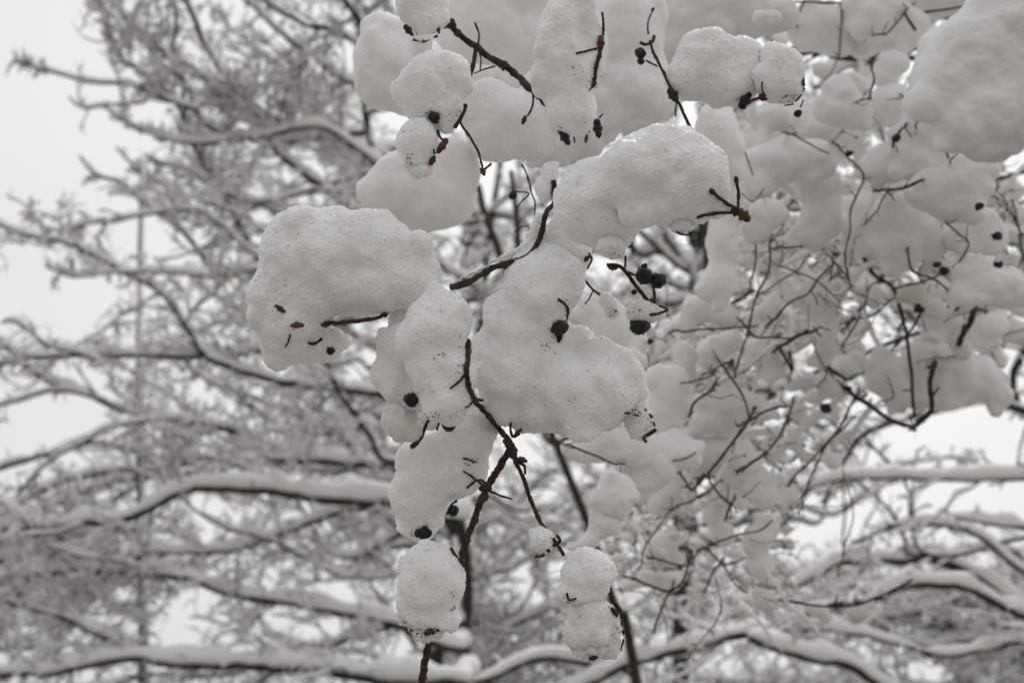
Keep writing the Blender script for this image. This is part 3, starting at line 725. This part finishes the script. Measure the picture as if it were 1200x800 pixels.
for pts, d, wpx in STEMS:
    (xa, ya), (xb, yb) = pts[0], pts[1]; (xc, yc), (xd, yd) = pts[-2], pts[-1]
    la = math.hypot(xa - xb, ya - yb) + 1; lb = math.hypot(xd - xc, yd - yc) + 1
    pp = [P(xa + (xa - xb) / la * 16, ya + (ya - yb) / la * 16, d + .07)] + [P(x, y, d - .02) for x, y in pts]
    if RNG.rand() < .6: pp.append(P(xd + (xd - xc) / lb * 14, yd + (yd - yc) / lb * 14, d + .06))
    pa = smooth_path(np.array(pp), .004)
    pa = pa + .0014 * np.stack([vnoise(pa, .02, 1), vnoise(pa, .02, 2), vnoise(pa, .02, 3)], 1)
    n = len(pa); kn = 1 + .22 * vnoise(np.arange(n)[:, None] * np.ones(3) * .004 + pa[0], .012, 4)
    r = wpx * .38 * d / FPX * kn * np.linspace(1.05, .8, n)
    b = Buf(); tube(b, pa, r, 7, .12)
    # short spur shoots
    for k in range(max(1, n // 9)):
        i = RNG.randint(0, n); dr = RNG.normal(0, 1, 3); q = wander(pa[i], dr, RNG.uniform(.005, .016), 4, .2, 0)
        tube(b, q, np.linspace(r[i] * .6, r[i] * .45, 4), 5, .2)
    b.build('stem', DARK if RNG.rand() < .35 else SHOOT, se)
# fruits on the shrub
def berry_mesh(c, r, seed, wr=.16):
    v, f = ico(); q = v * np.array([1, 1, .92])
    n = vnoise(v * 1.0, .55, seed) * wr + vnoise(v, .25, seed + 1) * wr * .5
    return mesh_np('berry', c + q * (1 + n)[:, None] * r, f)
for k, (x, y, d, r) in enumerate([(1098,310,.76,5),(1107,317,.76,6),(1147,242,.7,5.5),(1168,277,.74,6),(1077,362,.8,7),(1050,162,.72,5),
        (1170,310,.72,5),(995,180,.74,4.5),(968,478,.86,7),
        (994,455,.84,5),(762,400,.66,4)]):
    link('fruit', berry_mesh(P(x, y, d - .03), r * d / FPX * .8, 60 + k, .5), BERRY, se)
# small snow lumps and fine twigs of the shrub, deeper inside it
SHRUB = [(700,0),(1200,0),(1200,330),(1180,400),(1000,430),(985,470),(1000,520),(930,600),(940,700),(880,720),(800,690),(740,700),(705,660),(720,560),(690,520),(760,400),(870,300),(880,200),(700,150)]
GAPS = [(770,425,18),(915,125,20),(1020,170,14),(800,140,18),(1040,385,25),(1080,390,20),(960,470,14),(1000,480,22),(790,300,60),(1190,160,25),(735,360,28),
        (760,600,14),(805,620,13),(790,700,40),(740,650,16),(985,20,8),(870,520,4)]
for k, (x, y, rr_, d) in enumerate([(760,-110,90,.80),(930,-120,110,.9),(1110,-130,120,.85),(1290,-60,110,.9),(1010,-190,120,1.15),(1230,-220,130,1.1),(820,-210,110,1.0)]):  # big unseen lumps added above the frame to shade the shrub below
    blob('snow_lump', d, [(x, y, rr_, rr_ * .5), (x + 50, y + 18, rr_ * .5, rr_ * .4), (x - 55, y + 10, rr_ * .5, rr_ * .35)], 9, 0, SNOWM, se, (1.5, 1, 0), 3, seed=900 + k, lobes=2)
cnt = 0; tb = Buf(); beads = Buf(); lines = Buf()
big = []; tries = 0
while cnt < 420 and tries < 9000:
    tries += 1
    x = RNG.uniform(690, 1210); y = RNG.uniform(-5, 725)
    if not inpoly(x, y, SHRUB): continue
    if any((x-a)**2 + (y-b2)**2 < (c+4)**2 for a, b2, c in GAPS): continue
    d = RNG.uniform(1.0, 1.7); r = RNG.uniform(7, 19) if y < 420 else RNG.uniform(5, 13)
    els = [(x, y, r * RNG.uniform(.9, 1.3), r * RNG.uniform(.75, 1.1))]
    for k in range(RNG.randint(1, 4)):
        els.append((x + RNG.uniform(-1, 1) * r, y + RNG.uniform(-.7, .8) * r, r * RNG.uniform(.5, .9), r * RNG.uniform(.5, .9)))
    big.append((r, d, els)); cnt += 1
    # the twig below it
    a = RNG.uniform(-.9, .9) + (math.pi if RNG.rand() < .5 else 0)
    c = P(x - 1.4 * r * math.cos(a), y + r * .9 + 1.2 * r * math.sin(a), d - .01)
    dr = nCR * math.cos(a) + nCU * math.sin(a) + nCF * RNG.normal(0, .3)
    p = wander(c, dr, RNG.uniform(2.5, 5) * r * d / FPX, 10, .13, 0)
    tube(tb, p, np.linspace(.0016, .001, 10) * RNG.uniform(.7, 1.5), 6, .2)
big.sort(key=lambda t: -t[0] / t[1])
rest = []
for i, (r, d, els) in enumerate(big):
    o = blob('snow_lump', d, els, 4.5, 0 if i > 95 else 1, SNOWM, se, (.9, .8, .3), 3, seed=400 + i)
    if i >= 88: rest.append(o)
buf = Buf()
for o in rest:
    me = o.data; co = np.empty(len(me.vertices) * 3, np.float32); me.vertices.foreach_get('co', co)
    f = np.array([tuple(p.vertices) for p in me.polygons if len(p.vertices) == 4]); buf.add(co.reshape(-1, 3), f)
    bpy.data.objects.remove(o)
o = buf.build('small_snow_lumps', SNOWM, se)
if o: o['kind'] = 'stuff'
# fine bare shoots: little panicles with side twigs and dry bud tips
for k in range(200):
    x = RNG.uniform(720, 1200); y = RNG.uniform(170, 720)
    if not inpoly(x, y, SHRUB): continue
    d = RNG.uniform(.78, 1.15); a = RNG.uniform(0, 2 * math.pi)
    p = wander(P(x, y, d), nCR * math.cos(a) + nCU * math.sin(a) + nCF * RNG.normal(0, .3), RNG.uniform(.05, .13), 14, .11, 0)
    r = RNG.uniform(.0004, .0008); p[:3] += nCF * np.array([[.05], [.03], [.01]])
    tube(tb, p, np.linspace(r, r * .6, 14), 5, .25)
    if RNG.rand() < .75: snow_on(lines, p, np.full(14, r), 7, 1.0, .25, RNG.uniform(.0025, .006))
    for _ in range(RNG.randint(2, 6)):
        i = RNG.randint(2, 13); dr = (p[i] - p[i - 1]) / np.linalg.norm(p[i] - p[i - 1]) + RNG.normal(0, .75, 3)
        q = wander(p[i], dr, RNG.uniform(.006, .02), 5, .2, 0); tube(tb, q, np.linspace(r * .7, r * .5, 5), 5, .2)
        if RNG.rand() < .6: tube(tb, np.array([q[-1], q[-1] + (q[-1] - q[-2]) * .6]), [r * 1.9, r * 1.3], 6, .2)
for k in range(950):      # beads of snow caught on the shoots
    x = RNG.uniform(700, 1200); y = RNG.uniform(150, 730)
    if not inpoly(x, y, SHRUB): continue
    d = RNG.uniform(.85, 1.4); v, f = ico(); r = RNG.gamma(5, 1.15) * d / FPX
    q = v * np.array([RNG.uniform(.8, 1.5), 1, RNG.uniform(.6, 1)]); c = P(x, y, d)
    bead = (c + q * r * (1 + .28 * vnoise(v + k, .8, 3) + .1 * vnoise(v + k, .3, 4))[:, None])
    beads.add(bead, f)
    a = RNG.uniform(0, 6.28); p = wander(c - nCU * r * .6 - nCR * r * 2 * math.cos(a), nCR * math.cos(a) + nCU * math.sin(a) * .6, r * RNG.uniform(4, 9), 8, .18, 0)
    tube(tb, p, np.linspace(.0008, .0005, 8), 5, .2)
o = beads.build('snow_beads', SNOWM, se); o['kind'] = 'stuff'
o = lines.build('twig_snow', SNOWM, se); o['kind'] = 'stuff'
o = tb.build('fine_twigs', SHOOT, se); o['kind'] = 'stuff'
# main stems arch over from the root beyond the right edge
for pts in ([(1500, 700, 1.5), (1400, 300, 1.4), (1290, 215, 1.3), (1195, 205, 1.15), (1120, 240, 1.1), (1030, 330, 1.12), (960, 430, 1.15)],
            [(1500, 720, 1.55), (1380, 420, 1.45), (1250, 330, 1.3), (1150, 360, 1.2), (1050, 400, 1.2), (930, 450, 1.2), (850, 520, 1.2), (790, 600, 1.2)],
            [(1480, 600, 1.5), (1380, 200, 1.4), (1270, 90, 1.2), (1150, 75, 1.05), (1030, 66, .97), (940, 60, .96), (820, 110, .95), (740, 160, .9)]):
    c = [np.array([P(*pts[0])[0], P(*pts[0])[1], -.2])] + [P(*p) for p in pts]
    pa = smooth_path(np.array(c), .02); pa = pa + .006 * np.stack([vnoise(pa, .06, 1), vnoise(pa, .06, 2), vnoise(pa, .06, 3)], 1)
    b = Buf(); tube(b, pa, np.linspace(.010, .0025, len(pa)), 8, .08); b.build('stem', DARK, se)

# ------------------------------------------------------------------ near twigs with buds and berries
def surf_path(pts, d0, wpx, step_px=1.6, tol=.05, lift=.35):
    c = smooth_path(np.array([(x, y, 0.) for x, y in pts]), step_px)
    z = []
    for x, y, _ in c:
        h = hit(x, y)
        z.append(h[0] - lift * wpx * d0 / FPX if h is not None and abs(h[0] - d0) < tol else np.nan)
    z = np.array(z); ok = ~np.isnan(z)
    if ok.any() and not ok.all():
        i = np.arange(len(z)); zi = np.interp(i, i[ok], z[ok])
        dist = np.array([np.min(np.abs(i[ok] - j)) for j in i]); wgt = np.clip(dist / 14, 0, 1)
        z = np.where(ok, z, zi * (1 - wgt) + d0 * wgt)
    elif not ok.any(): z = np.full(len(z), d0)
    k = 9; zz = np.convolve(np.pad(z, k // 2, mode='edge'), np.ones(k) / k, 'valid')
    zz = np.minimum(zz, z + .001)
    return np.array([P(x, y, q) for (x, y, _), q in zip(c, zz)])

def near_twig(parent, name, pts, d0, w0, w1, mat=TWIG, knots=True, free=False):
    pa = np.array([P(x, y, d0) for x, y, _ in smooth_path(np.array([(x, y, 0.) for x, y in pts]), 1.6)]) if free else surf_path(pts, d0, w0)
    px = d0 / FPX
    pa = pa + px * .9 * np.stack([vnoise(pa, 9 * px, 1), vnoise(pa, 9 * px, 2), vnoise(pa, 9 * px, 3)], 1)
    n = len(pa); r = np.linspace(w0, w1, n) * .43 * px
    r = r * (1 + .16 * vnoise(pa, 5 * px, 7) + .10 * vnoise(pa, 2.4 * px, 8))
    if knots:
        s = np.arange(n)
        for j in range(12, n, RNG.randint(14, 24)): r = r * (1 + .24 * np.exp(-((s - j) / 1.6) ** 2))
    b = Buf(); tube(b, pa, r, 10, .15)
    return b.build(name, mat, parent), pa

def bud(parent, a, b_, wpx, d0=None, name='bud', mat=None):
    """pointed scaly bud from px point a to b_"""
    m = [a, ((a[0]+b_[0])/2, (a[1]+b_[1])/2), b_]
    h = hit(*m[1]); d = h[0] - wpx * .2 * d0 / FPX if h is not None and abs(h[0] - d0) < .05 else d0
    pa = smooth_path(np.array([P(x, y, d) for x, y in m]), 1.2 * d / FPX)
    n = len(pa); t = np.linspace(0, 1, n); r = wpx * .5 * d / FPX * (np.sin(np.pi * (t * .82 + .13)) ** .8) * (1 + .12 * np.sign(np.sin(t * 16)))
    bf = Buf(); tube(bf, pa, np.maximum(r, 1e-5), 9, .14); return bf.build(name, mat or BUDM, parent)

def berry(parent, x, y, rpx, d0, seed, on=True, wr=.2):
    h = hit(x, y) if on else None
    d = h[0] - rpx * .25 * d0 / FPX if h is not None and abs(h[0] - d0) < .06 else d0
    c = P(x, y, d); px = d / FPX
    o = link('berry', berry_mesh(c, rpx * px, seed, wr), BERRY, parent)
    bf = Buf()     # dried flower crown at the lower end
    for k in range(5):
        a = k * 1.256 + seed; q = c + px * rpx * (nCR * .3 * math.cos(a) + nCU * (-.84) + nCF * .3 * math.sin(a))
        tube(bf, np.array([q, q + px * rpx * (nCR * .2 * math.cos(a) - nCU * .14 + nCF * .1)]), [px * rpx * .1, px * rpx * .05], 5, .3)
    bf.build('berry_crown', DARK, o)
    return o

def specks(key, spots):
    """bark crumbs caught in the snow surface; spots: (x, y, rx, ry, n)"""
    b = Buf(); v0, f0 = np.array([[-1,-1,-1],[1,-1,-1],[1,1,-1],[-1,1,-1],[-1,-1,1],[1,-1,1],[1,1,1],[-1,1,1.]]), np.array([[0,3,2,1],[4,5,6,7],[0,1,5,4],[1,2,6,5],[2,3,7,6],[3,0,4,7]])
    for x, y, rx, ry, n in spots:
        for k in range(int(n * .5)):
            a = RNG.uniform(0, 6.28); rr = RNG.rand() ** .6
            h = hit(x + rx * rr * math.cos(a), y + ry * rr * math.sin(a))
            if h is None or h[0] > .66 or vnoise(np.array([h[1]]), .0035, 9)[0] < -.15: continue
            px = h[0] / FPX; s = px * np.array([RNG.uniform(.3, 2.0), RNG.uniform(.2, .6), RNG.uniform(.2, .5)])
            M = np.array(Matrix.Rotation(RNG.uniform(0, 6.28), 3, Vector(RNG.normal(0, 1, 3)).normalized()))
            b.add((v0 * (1 + RNG.uniform(-.4, .4, v0.shape)) * s) @ M.T + np.array(h[1]), f0)
    o = b.build('bark_specks', TWIG, FG[key])
    if o: o['kind'] = 'stuff'

NT = 'near twigs with buds and berries'
def bits(parent, pts, d0, w_, mat=None, n=5):
    c = smooth_path(np.array([(x, y, 0.) for x, y in pts]), 1.5)[:, :2]; L_ = len(c); k = 0
    while k < L_ - 3:
        m = RNG.randint(3, max(4, L_ // n + 2)); q = c[k:k + m] + RNG.normal(0, .5, 2)
        if len(q) >= 3: near_twig(parent, 'twig_fragment', [tuple(a) for a in q[::max(1, len(q) // 3)]] , d0, w_ * RNG.uniform(.6, 1.5), w_ * RNG.uniform(.4, 1.2), mat or (DARK if RNG.rand() < .6 else TWIG), False)
        k += m + RNG.randint(0, 3)

def twig_root(x, y, d, label): return empty('berry_twig', P(x, y, d), label, 'twig', NT)

# main fork rising from the lower edge
t = twig_root(600, 522, .45, 'main brown twig rising from the bottom edge and forking among the near clumps')
near_twig(t, 'stem', [(485,835),(494,800),(501,762),(512,725),(535,672),(540,655),(548,630),(557,605),(569,575),(580,556),(592,535),(600,521)], .452, 10, 9, TWIG, free=True)
near_twig(t, 'stem', [(600,521),(586,503),(570,485),(556,468),(549,450),(547,432),(549,412),(548,398)], .437, 8, 6)
near_twig(t, 'stem', [(601,520),(604,540),(612,558),(622,585),(632,610),(640,620)], .447, 6.5, 5, free=True)
near_twig(t, 'stem', [(648,630),(655,640),(661,650)], .438, 5, 4.5)
near_twig(t, 'side_twig', [(601,512),(598,503),(598,494)], .445, 4, 3)
near_twig(t, 'side_twig', [(604,535),(609,542),(614,545),(616,556)], .445, 6, 2.5)
near_twig(t, 'side_twig', [(555,470),(550,475),(545,478)], .432, 3, 2); near_twig(t, 'side_twig', [(560,468),(566,469)], .432, 4, 4)
near_twig(t, 'side_twig', [(548,433),(540,445),(528,455)], .43, 4, 2.5)
near_twig(t, 'side_twig', [(568,572),(556,560),(542,551)], .447, 3.5, 2.2); near_twig(t, 'side_twig', [(572,574),(585,580),(600,585)], .447, 3.5, 2.2, free=True)
near_twig(t, 'side_twig', [(570,566),(559,562),(547,572)], .446, 3.5, 3)
near_twig(t, 'side_twig', [(540,658),(534,650),(528,642)], .447, 4, 4)
for a, b_, w_ in (((602,512),(612,502),8),((596,520),(602,538),14),((608,536),(618,541),9),((590,515),(600,525),10),((566,566),(576,574),13),((562,574),(570,568),10),((572,580),(566,588),8),((538,654),(545,664),10),((547,428),(546,440),8),((549,398),(549,406),7),((556,465),(560,474),9),((604,524),(598,532),15)):
    bud(t, a, b_, w_ * .8, .443, 'bud_scale', DARK)
near_twig(t, 'side_twig', [(547,660),(549,672),(545,684)], .447, 3, 2)
# twig ends poking from the widest loaf
t = twig_root(452, 368, .44, 'short brown twig lying along the underside of the widest loaf-shaped clump')
near_twig(t, 'stem', [(384,379),(400,378),(420,376),(438,373),(452,368)], .425, 5.5, 5.5)
bud(t, (376,380), (388,379), 9, .425, 'bud', DARK); bud(t, (449,371), (455,364), 7, .43, 'bud', TWIG)
near_twig(t, 'side_twig', [(340,392),(338,400),(334,407)], .425, 3, 2); bud(t, (356,381), (338,381), 7, .425); bud(t, (334,366), (322,357), 6, .425, 'bud', DARK)
near_twig(t, 'side_twig', [(361,401),(368,403),(377,397)], .43, 4, 4, DARK); berry(t, 387, 411, 4.6, .44, 3, wr=.35)
# the bud on the crisp clump
t = twig_root(862, 244, .40, 'three-pronged twig with a pointed red-brown bud on the crisp bright clump')
near_twig(t, 'side_twig', [(863,212),(865,228),(865,244)], .405, 4.2, 3.5, TWIG); bud(t, (862,207), (864,216), 6, .405, 'bud', TWIG)
near_twig(t, 'side_twig', [(835,225),(844,233),(852,239),(862,243)], .400, 5, 4, TWIG); bud(t, (831,222), (839,228), 7, .40, 'bud', TWIG)
near_twig(t, 'side_twig', [(817,255),(830,252),(845,250),(858,249)], .400, 4.5, 4, TWIG)
bud(t, (857,245), (870,250), 13, .400, 'bud', TWIG); bud(t, (864,246), (879,259), 13, .400)
# Y twig on the tall oval
t = twig_root(700, 60, .44, 'small Y-shaped brown twig pressed into the tall upright oval clump')
near_twig(t, 'stem', [(705,14),(707,25),(707,42)], .43, 3, 3.5); bud(t, (704,42), (704,60), 9, .43)
near_twig(t, 'stem', [(704,58),(700,72),(697,90),(694,103)], .43, 6, 4.5); near_twig(t, 'side_twig', [(700,57),(688,60),(675,63)], .43, 3, 3)
near_twig(t, 'side_twig', [(694,92),(698,98),(690,107)], .43, 3, 3)
# curved dark twig in the middle
t = twig_root(650, 235, .46, 'curved dark twig dusted with snow above the biggest central snow mass')
near_twig(t, 'stem', [(528,337),(545,332),(562,323),(578,314),(600,307),(618,301),(630,285),(637,262),(642,246),(650,236),(648,212)], .455, 9, 7, DARK, free=True)
rid = [(545,325,9,5),(556,320,9,6),(567,314,9,6),(578,306,10,7),(588,302,10,7),(598,299,10,6),(608,296,9,7),(616,290,7,8),(622,280,6,9),(627,268,6,9),(631,257,5,8),(536,330,7,4),(640,222,7,16),(644,206,6,12)]
blob('snow_cover', .462, rid, 2.6, 1, SNOW, t, (1.0, 1.8, 1.5), 1, seed=77, grains=.09)
t = twig_root(613, 195, .50, 'thin bare twig with a tiny dried fruit above the curved dark twig')
near_twig(t, 'stem', [(612,192),(620,215),(627,240),(627,252)], .52, 2.5, 2, DARK, free=True)
near_twig(t, 'side_twig', [(600,224),(608,225),(620,227),(612,236),(606,243)], .52, 2, 2, DARK, free=True); berry(t, 601, 229, 5, .52, 8, False)
near_twig(t, 'side_twig', [(603,272),(612,266),(620,265)], .53, 2.5, 1.6, DARK, free=True)
# berry sprig
t = twig_root(728, 312, .44, 'brown sprig carrying the plump shiny black berries beside the icy teardrop')
near_twig(t, 'stem', [(712,310),(726,312),(735,320),(746,336),(756,348),(763,354)], .437, 5.5, 5, free=True)
near_twig(t, 'side_twig', [(735,318),(745,323),(752,318),(748,314)], .437, 3, 3, free=True); near_twig(t, 'side_twig', [(733,300),(733,312),(728,314)], .437, 3, 3, free=True)
near_twig(t, 'side_twig', [(765,354),(767,345),(766,335)], .437, 4, 3, free=True); near_twig(t, 'side_twig', [(762,369),(775,366),(783,363),(778,360),(773,358)], .428, 4, 3)
berry(t, 755, 323, 10.5, .435, 11, False, .12); berry(t, 771, 328, 10, .438, 12, False, .12); berry(t, 750, 380, 12.5, .437, 13, False, .22)
bud(t, (752,316), (758,309), 8, .435, 'bud', DARK); bud(t, (713,312), (724,314), 9, .437, 'bud', TWIG); berry(t, 738, 287, 4, .432, 14, False); bud(t, (762,355), (768,351), 9, .436, 'bud', TWIG)
berry(t, 743, 342, 3.5, .45, 15, False)
t = twig_root(684, 327, .47, 'short forked grey twig left of the icy teardrop')
near_twig(t, 'stem', [(682,325),(692,336),(705,347),(712,354)], .47, 3.2, 3, DARK, free=True); near_twig(t, 'side_twig', [(695,341),(690,350),(686,356)], .47, 2.4, 2.2, DARK, free=True)
t = twig_root(690, 305, .46, 'tiny snapped twig end under the foot of the red-bud clump')
near_twig(t, 'stem', [(688,315),(693,305),(690,297)], .455, 3, 3, DARK, free=True); bud(t, (684,306), (691,300), 6, .452, 'bud', DARK)
# wrinkled berry in the central mass
t = twig_root(655, 380, .43, 'dark broken stalk with one wrinkled berry set in the central snow mass')
near_twig(t, 'stem', [(654,350),(661,356),(665,362),(664,375),(660,385)], .43, 4, 3, DARK); berry(t, 655, 384, 10, .43, 21, True, .25); bud(t, (657,390), (654,402), 7, .43, 'bud', DARK)
# the small dark berries in the left clumps
t = twig_root(483, 468, .42, 'crumbled dark berry stuck in the drooping clump above its icy knob')
berry(t, 482, 468, 8, .43, 31, True, .4); near_twig(t, 'side_twig', [(482,468),(488,465),(493,467)], .425, 3, 2.5, DARK)
t = twig_root(525, 497, .43, 'round dark berry on a short stalk at the foot of the upright crusty clump')
berry(t, 526, 498, 8, .437, 32, False, .12); near_twig(t, 'side_twig', [(512,504),(515,496),(520,491)], .435, 4, 3, DARK, free=True)
t = twig_root(493, 510, .44, 'short thick brown twig stub at the icy knob of the drooping clump')
near_twig(t, 'stem', [(502,492),(497,505),(488,518),(482,524)], .447, 4, 7, free=True); near_twig(t, 'side_twig', [(494,506),(488,502),(485,498)], .447, 3.5, 4, free=True)
t = twig_root(525, 598, .46, 'pair of crumbling dark berries under the smooth slanting clump')
berry(t, 531, 598, 7, .463, 33, False, .15); berry(t, 497, 624, 9, .455, 34, True, .45); near_twig(t, 'side_twig', [(523,603),(528,592),(535,586)], .46, 3, 3, DARK, free=True); near_twig(t, 'side_twig', [(543,537),(550,539),(558,541)], .45, 3, 2)
# right lowest clumps
t = twig_root(653, 640, .43, 'dark split twig end at the tiny lump on the right arm of the fork')
bits(t, [(626,653),(636,649),(646,642)], .432, 4.5, DARK, n=3); near_twig(t, 'stem', [(648,640),(656,634),(652,627)], .432, 5, 4, DARK)
t = twig_root(727, 735, .43, 'knobbly dark twig down the right rim of the two stacked lowest clumps')
bits(t, [(720,704),(727,716),(729,732),(731,748),(728,766)], .438, 4.5, DARK, n=4); bud(t, (716,712), (724,722), 7, .436, 'bud', DARK); bud(t, (690,772), (702,768), 6, .43, 'bud', DARK); near_twig(t, 'side_twig', [(664,695),(667,703),(675,702)], .43, 3, 3, DARK)
t = twig_root(503, 742, .43, 'ragged bark twig end under the egg-shaped clump')
bits(t, [(475,735),(486,741),(496,744)], .436, 3); bits(t, [(500,739),(508,742),(516,736)], .436, 4); bud(t, (497,742), (508,738), 7, .436, 'bud', DARK)
t = twig_root(760, 497, .44, 'hooked dark twig wrapped round the icy right tip of the central mass')
bits(t, [(757,478),(763,488),(768,502)], .432, 3.5, DARK, n=2); near_twig(t, 'stem', [(768,503),(762,508),(755,511),(757,518)], .432, 5, 4, DARK); bits(t, [(732,484),(744,486),(752,487)], .432, 3, DARK, n=3)
# upper thick twig
t = twig_root(600, 85, .50, 'thick dark-brown twig slanting across the smooth snow mass at the top')
near_twig(t, 'stem', [(524,24),(533,36),(548,48),(562,58),(575,68),(590,76),(605,88),(620,103),(632,112),(648,130)], .50, 8.5, 10, DARK, free=True)
near_twig(t, 'side_twig', [(558,57),(555,75),(550,95),(547,110)], .497, 6, 5, TWIG, free=True); near_twig(t, 'side_twig', [(560,52),(561,40),(557,27)], .497, 3, 2.5, DARK, free=True)
near_twig(t, 'side_twig', [(562,60),(564,72),(563,83)], .497, 2.5, 2, DARK, free=True); near_twig(t, 'side_twig', [(556,86),(568,82),(580,78)], .5, 2, 2, DARK, free=True)
near_twig(t, 'side_twig', [(625,110),(624,124),(618,136)], .5, 3, 2.5, DARK, free=True); bud(t, (616,136), (612,146), 6, .5, 'bud', DARK); bud(t, (626,102), (634,116), 14, .497, 'bud', DARK)
bud(t, (522,22), (534,34), 12, .497, 'bud', DARK); near_twig(t, 'side_twig', [(526,28),(522,33),(520,27)], .497, 3, 3, DARK, free=True); near_twig(t, 'side_twig', [(526,24),(523,16)], .497, 3, 2, DARK, free=True); bud(t, (584,74), (598,80), 11, .497, 'bud', DARK)
t = twig_root(537, 145, .47, 'slim brown twig below the rounded clump, running down to a black-tipped fork')
near_twig(t, 'stem', [(546,122),(543,133),(538,142),(533,150)], .465, 5, 5, free=True); near_twig(t, 'side_twig', [(538,141),(550,160),(559,175),(564,190),(566,200)], .47, 3.5, 3, TWIG, free=True)
near_twig(t, 'side_twig', [(566,200),(572,195),(576,191)], .47, 3, 3, DARK, free=True); bud(t, (564,197), (568,206), 7, .47, 'bud', DARK); near_twig(t, 'side_twig', [(512,152),(517,162),(521,165)], .458, 3, 3)
bud(t, (524,163), (512,180), 9, .46); bud(t, (509,183), (504,194), 8, .455); berry(t, 509, 138, 7, .46, 41, True, .35); near_twig(t, 'side_twig', [(507,175),(509,181)], .455, 3, 3)
t = twig_root(490, 40, .48, 'broken row of dark bud scales along the clump cut by the picture top')
bud(t, (474,30), (484,42), 8, .48, 'bud', DARK); bits(t, [(484,46),(495,50),(505,46),(514,42)], .48, 3.5, n=3); bud(t, (512,30), (515,40), 5, .48, 'bud', DARK)
# twig with black fruit beside the plump pair
t = twig_root(785, 90, .50, 'long thin dark twig with a small black fruit left of the plump round clump')
near_twig(t, 'stem', [(762,48),(766,62),(774,78),(782,95),(788,110),(797,125),(804,140),(810,152)], .505, 3.5, 4.5, DARK, free=True)
near_twig(t, 'side_twig', [(750,50),(756,52),(764,50),(767,42)], .503, 4, 4, DARK, free=True); near_twig(t, 'side_twig', [(757,70),(763,74),(770,78)], .503, 2.5, 2.5, DARK, free=True)
berry(t, 751, 63, 6.5, .503, 51, False, .3); berry(t, 751, 72, 4, .503, 52, False, .3); bud(t, (784,104), (794,120), 11, .503, 'bud', DARK); near_twig(t, 'side_twig', [(793,120),(791,128),(792,137)], .503, 2.5, 2.5, DARK, free=True)
near_twig(t, 'side_twig', [(760,40),(759,28),(765,12)], .54, 2.5, 2, DARK, free=True); bud(t, (763,14), (767,9), 4, .54, 'bud', DARK)
t = twig_root(880, 118, .49, 'black seed on a short reddish stalk between the joined round pair')
bud(t, (868,127), (879,108), 13, .49, 'seed', BERRY); near_twig(t, 'stem', [(878,118),(886,116),(895,114)], .49, 3.5, 3.5, TWIG, free=True); near_twig(t, 'side_twig', [(893,96),(894,106),(897,113)], .49, 2.5, 2.5, TWIG, free=True); bud(t, (889,113), (900,116), 9, .49)
t = twig_root(935, 120, .49, 'crusty bark scales and a tiny fruit on the rim of the smaller round clump')
bits(t, [(941,92),(942,104),(938,114),(931,121),(918,124)], .492, 3, n=4); berry(t, 935, 133, 4.5, .49, 53, False, .3); near_twig(t, 'side_twig', [(941,118),(938,126)], .49, 2, 2, DARK, free=True)
t = twig_root(680, 158, .44, 'small shrivelled black fruits along the base of the tall upright oval clump')
bud(t, (657,152), (667,170), 11, .442, 'seed', BERRY); bud(t, (699,140), (702,162), 11, .435, 'seed', BERRY); near_twig(t, 'side_twig', [(672,160),(673,167)], .44, 2.5, 2, DARK, free=True); near_twig(t, 'side_twig', [(703,138),(707,133)], .435, 3, 2, DARK, free=True); bud(t, (688,158), (686,168), 5, .44)
t = twig_root(800, 272, .41, 'minute dark twig crumbs hanging from the icy lower rim of the crisp clump')
near_twig(t, 'stem', [(793,271),(798,275),(808,275)], .408, 3.5, 3, DARK, free=True); near_twig(t, 'side_twig', [(748,252),(752,251)], .41, 4, 3, DARK, free=True)

specks('C1', [(325,362,10,8,10), (335,388,14,8,14), (386,386,6,5,8)])
specks('C2', [(515,418,8,7,34), (518,486,22,6,60), (540,425,10,22,40), (535,410,8,20,20)])
specks('C2l', [(482,466,11,9,50), (465,522,14,3,12)])
specks('C3', [(655,384,13,12,70), (640,408,14,9,34), (748,483,14,4,20), (762,498,8,14,34), (756,516,8,6,16), (672,468,6,4,6), (664,358,6,14,22), (655,350,8,4,10)])
specks('C4', [(718,296,14,8,26), (855,250,10,10,20)])
specks('C5', [(693,92,12,14,50), (698,55,7,8,26), (678,78,16,12,14), (657,155,7,8,34), (690,148,8,12,14)])
specks('C6', [(555,543,12,7,14), (495,624,13,9,70), (528,598,8,8,14), (550,537,12,5,14)])
specks('C7', [(502,742,22,7,80), (528,715,8,22,30), (478,732,10,6,30)])
specks('C8', [(668,702,9,6,24), (716,705,8,8,20)]); specks('C9', [(724,730,7,30,50), (693,770,12,5,24)])
specks('C10', [(630,652,13,5,40), (650,635,6,10,24)]); specks('C11', [(717,367,6,4,18)]); specks('C12', [(744,366,8,5,14)])
specks('C13', [(507,136,10,9,60), (535,130,12,6,16)]); specks('C14', [(480,186,8,8,26)]); specks('C15', [(490,44,14,5,26)])
specks('C22', [(930,118,16,7,60), (940,105,5,14,30)]); specks('C21', [(862,120,8,5,12)])
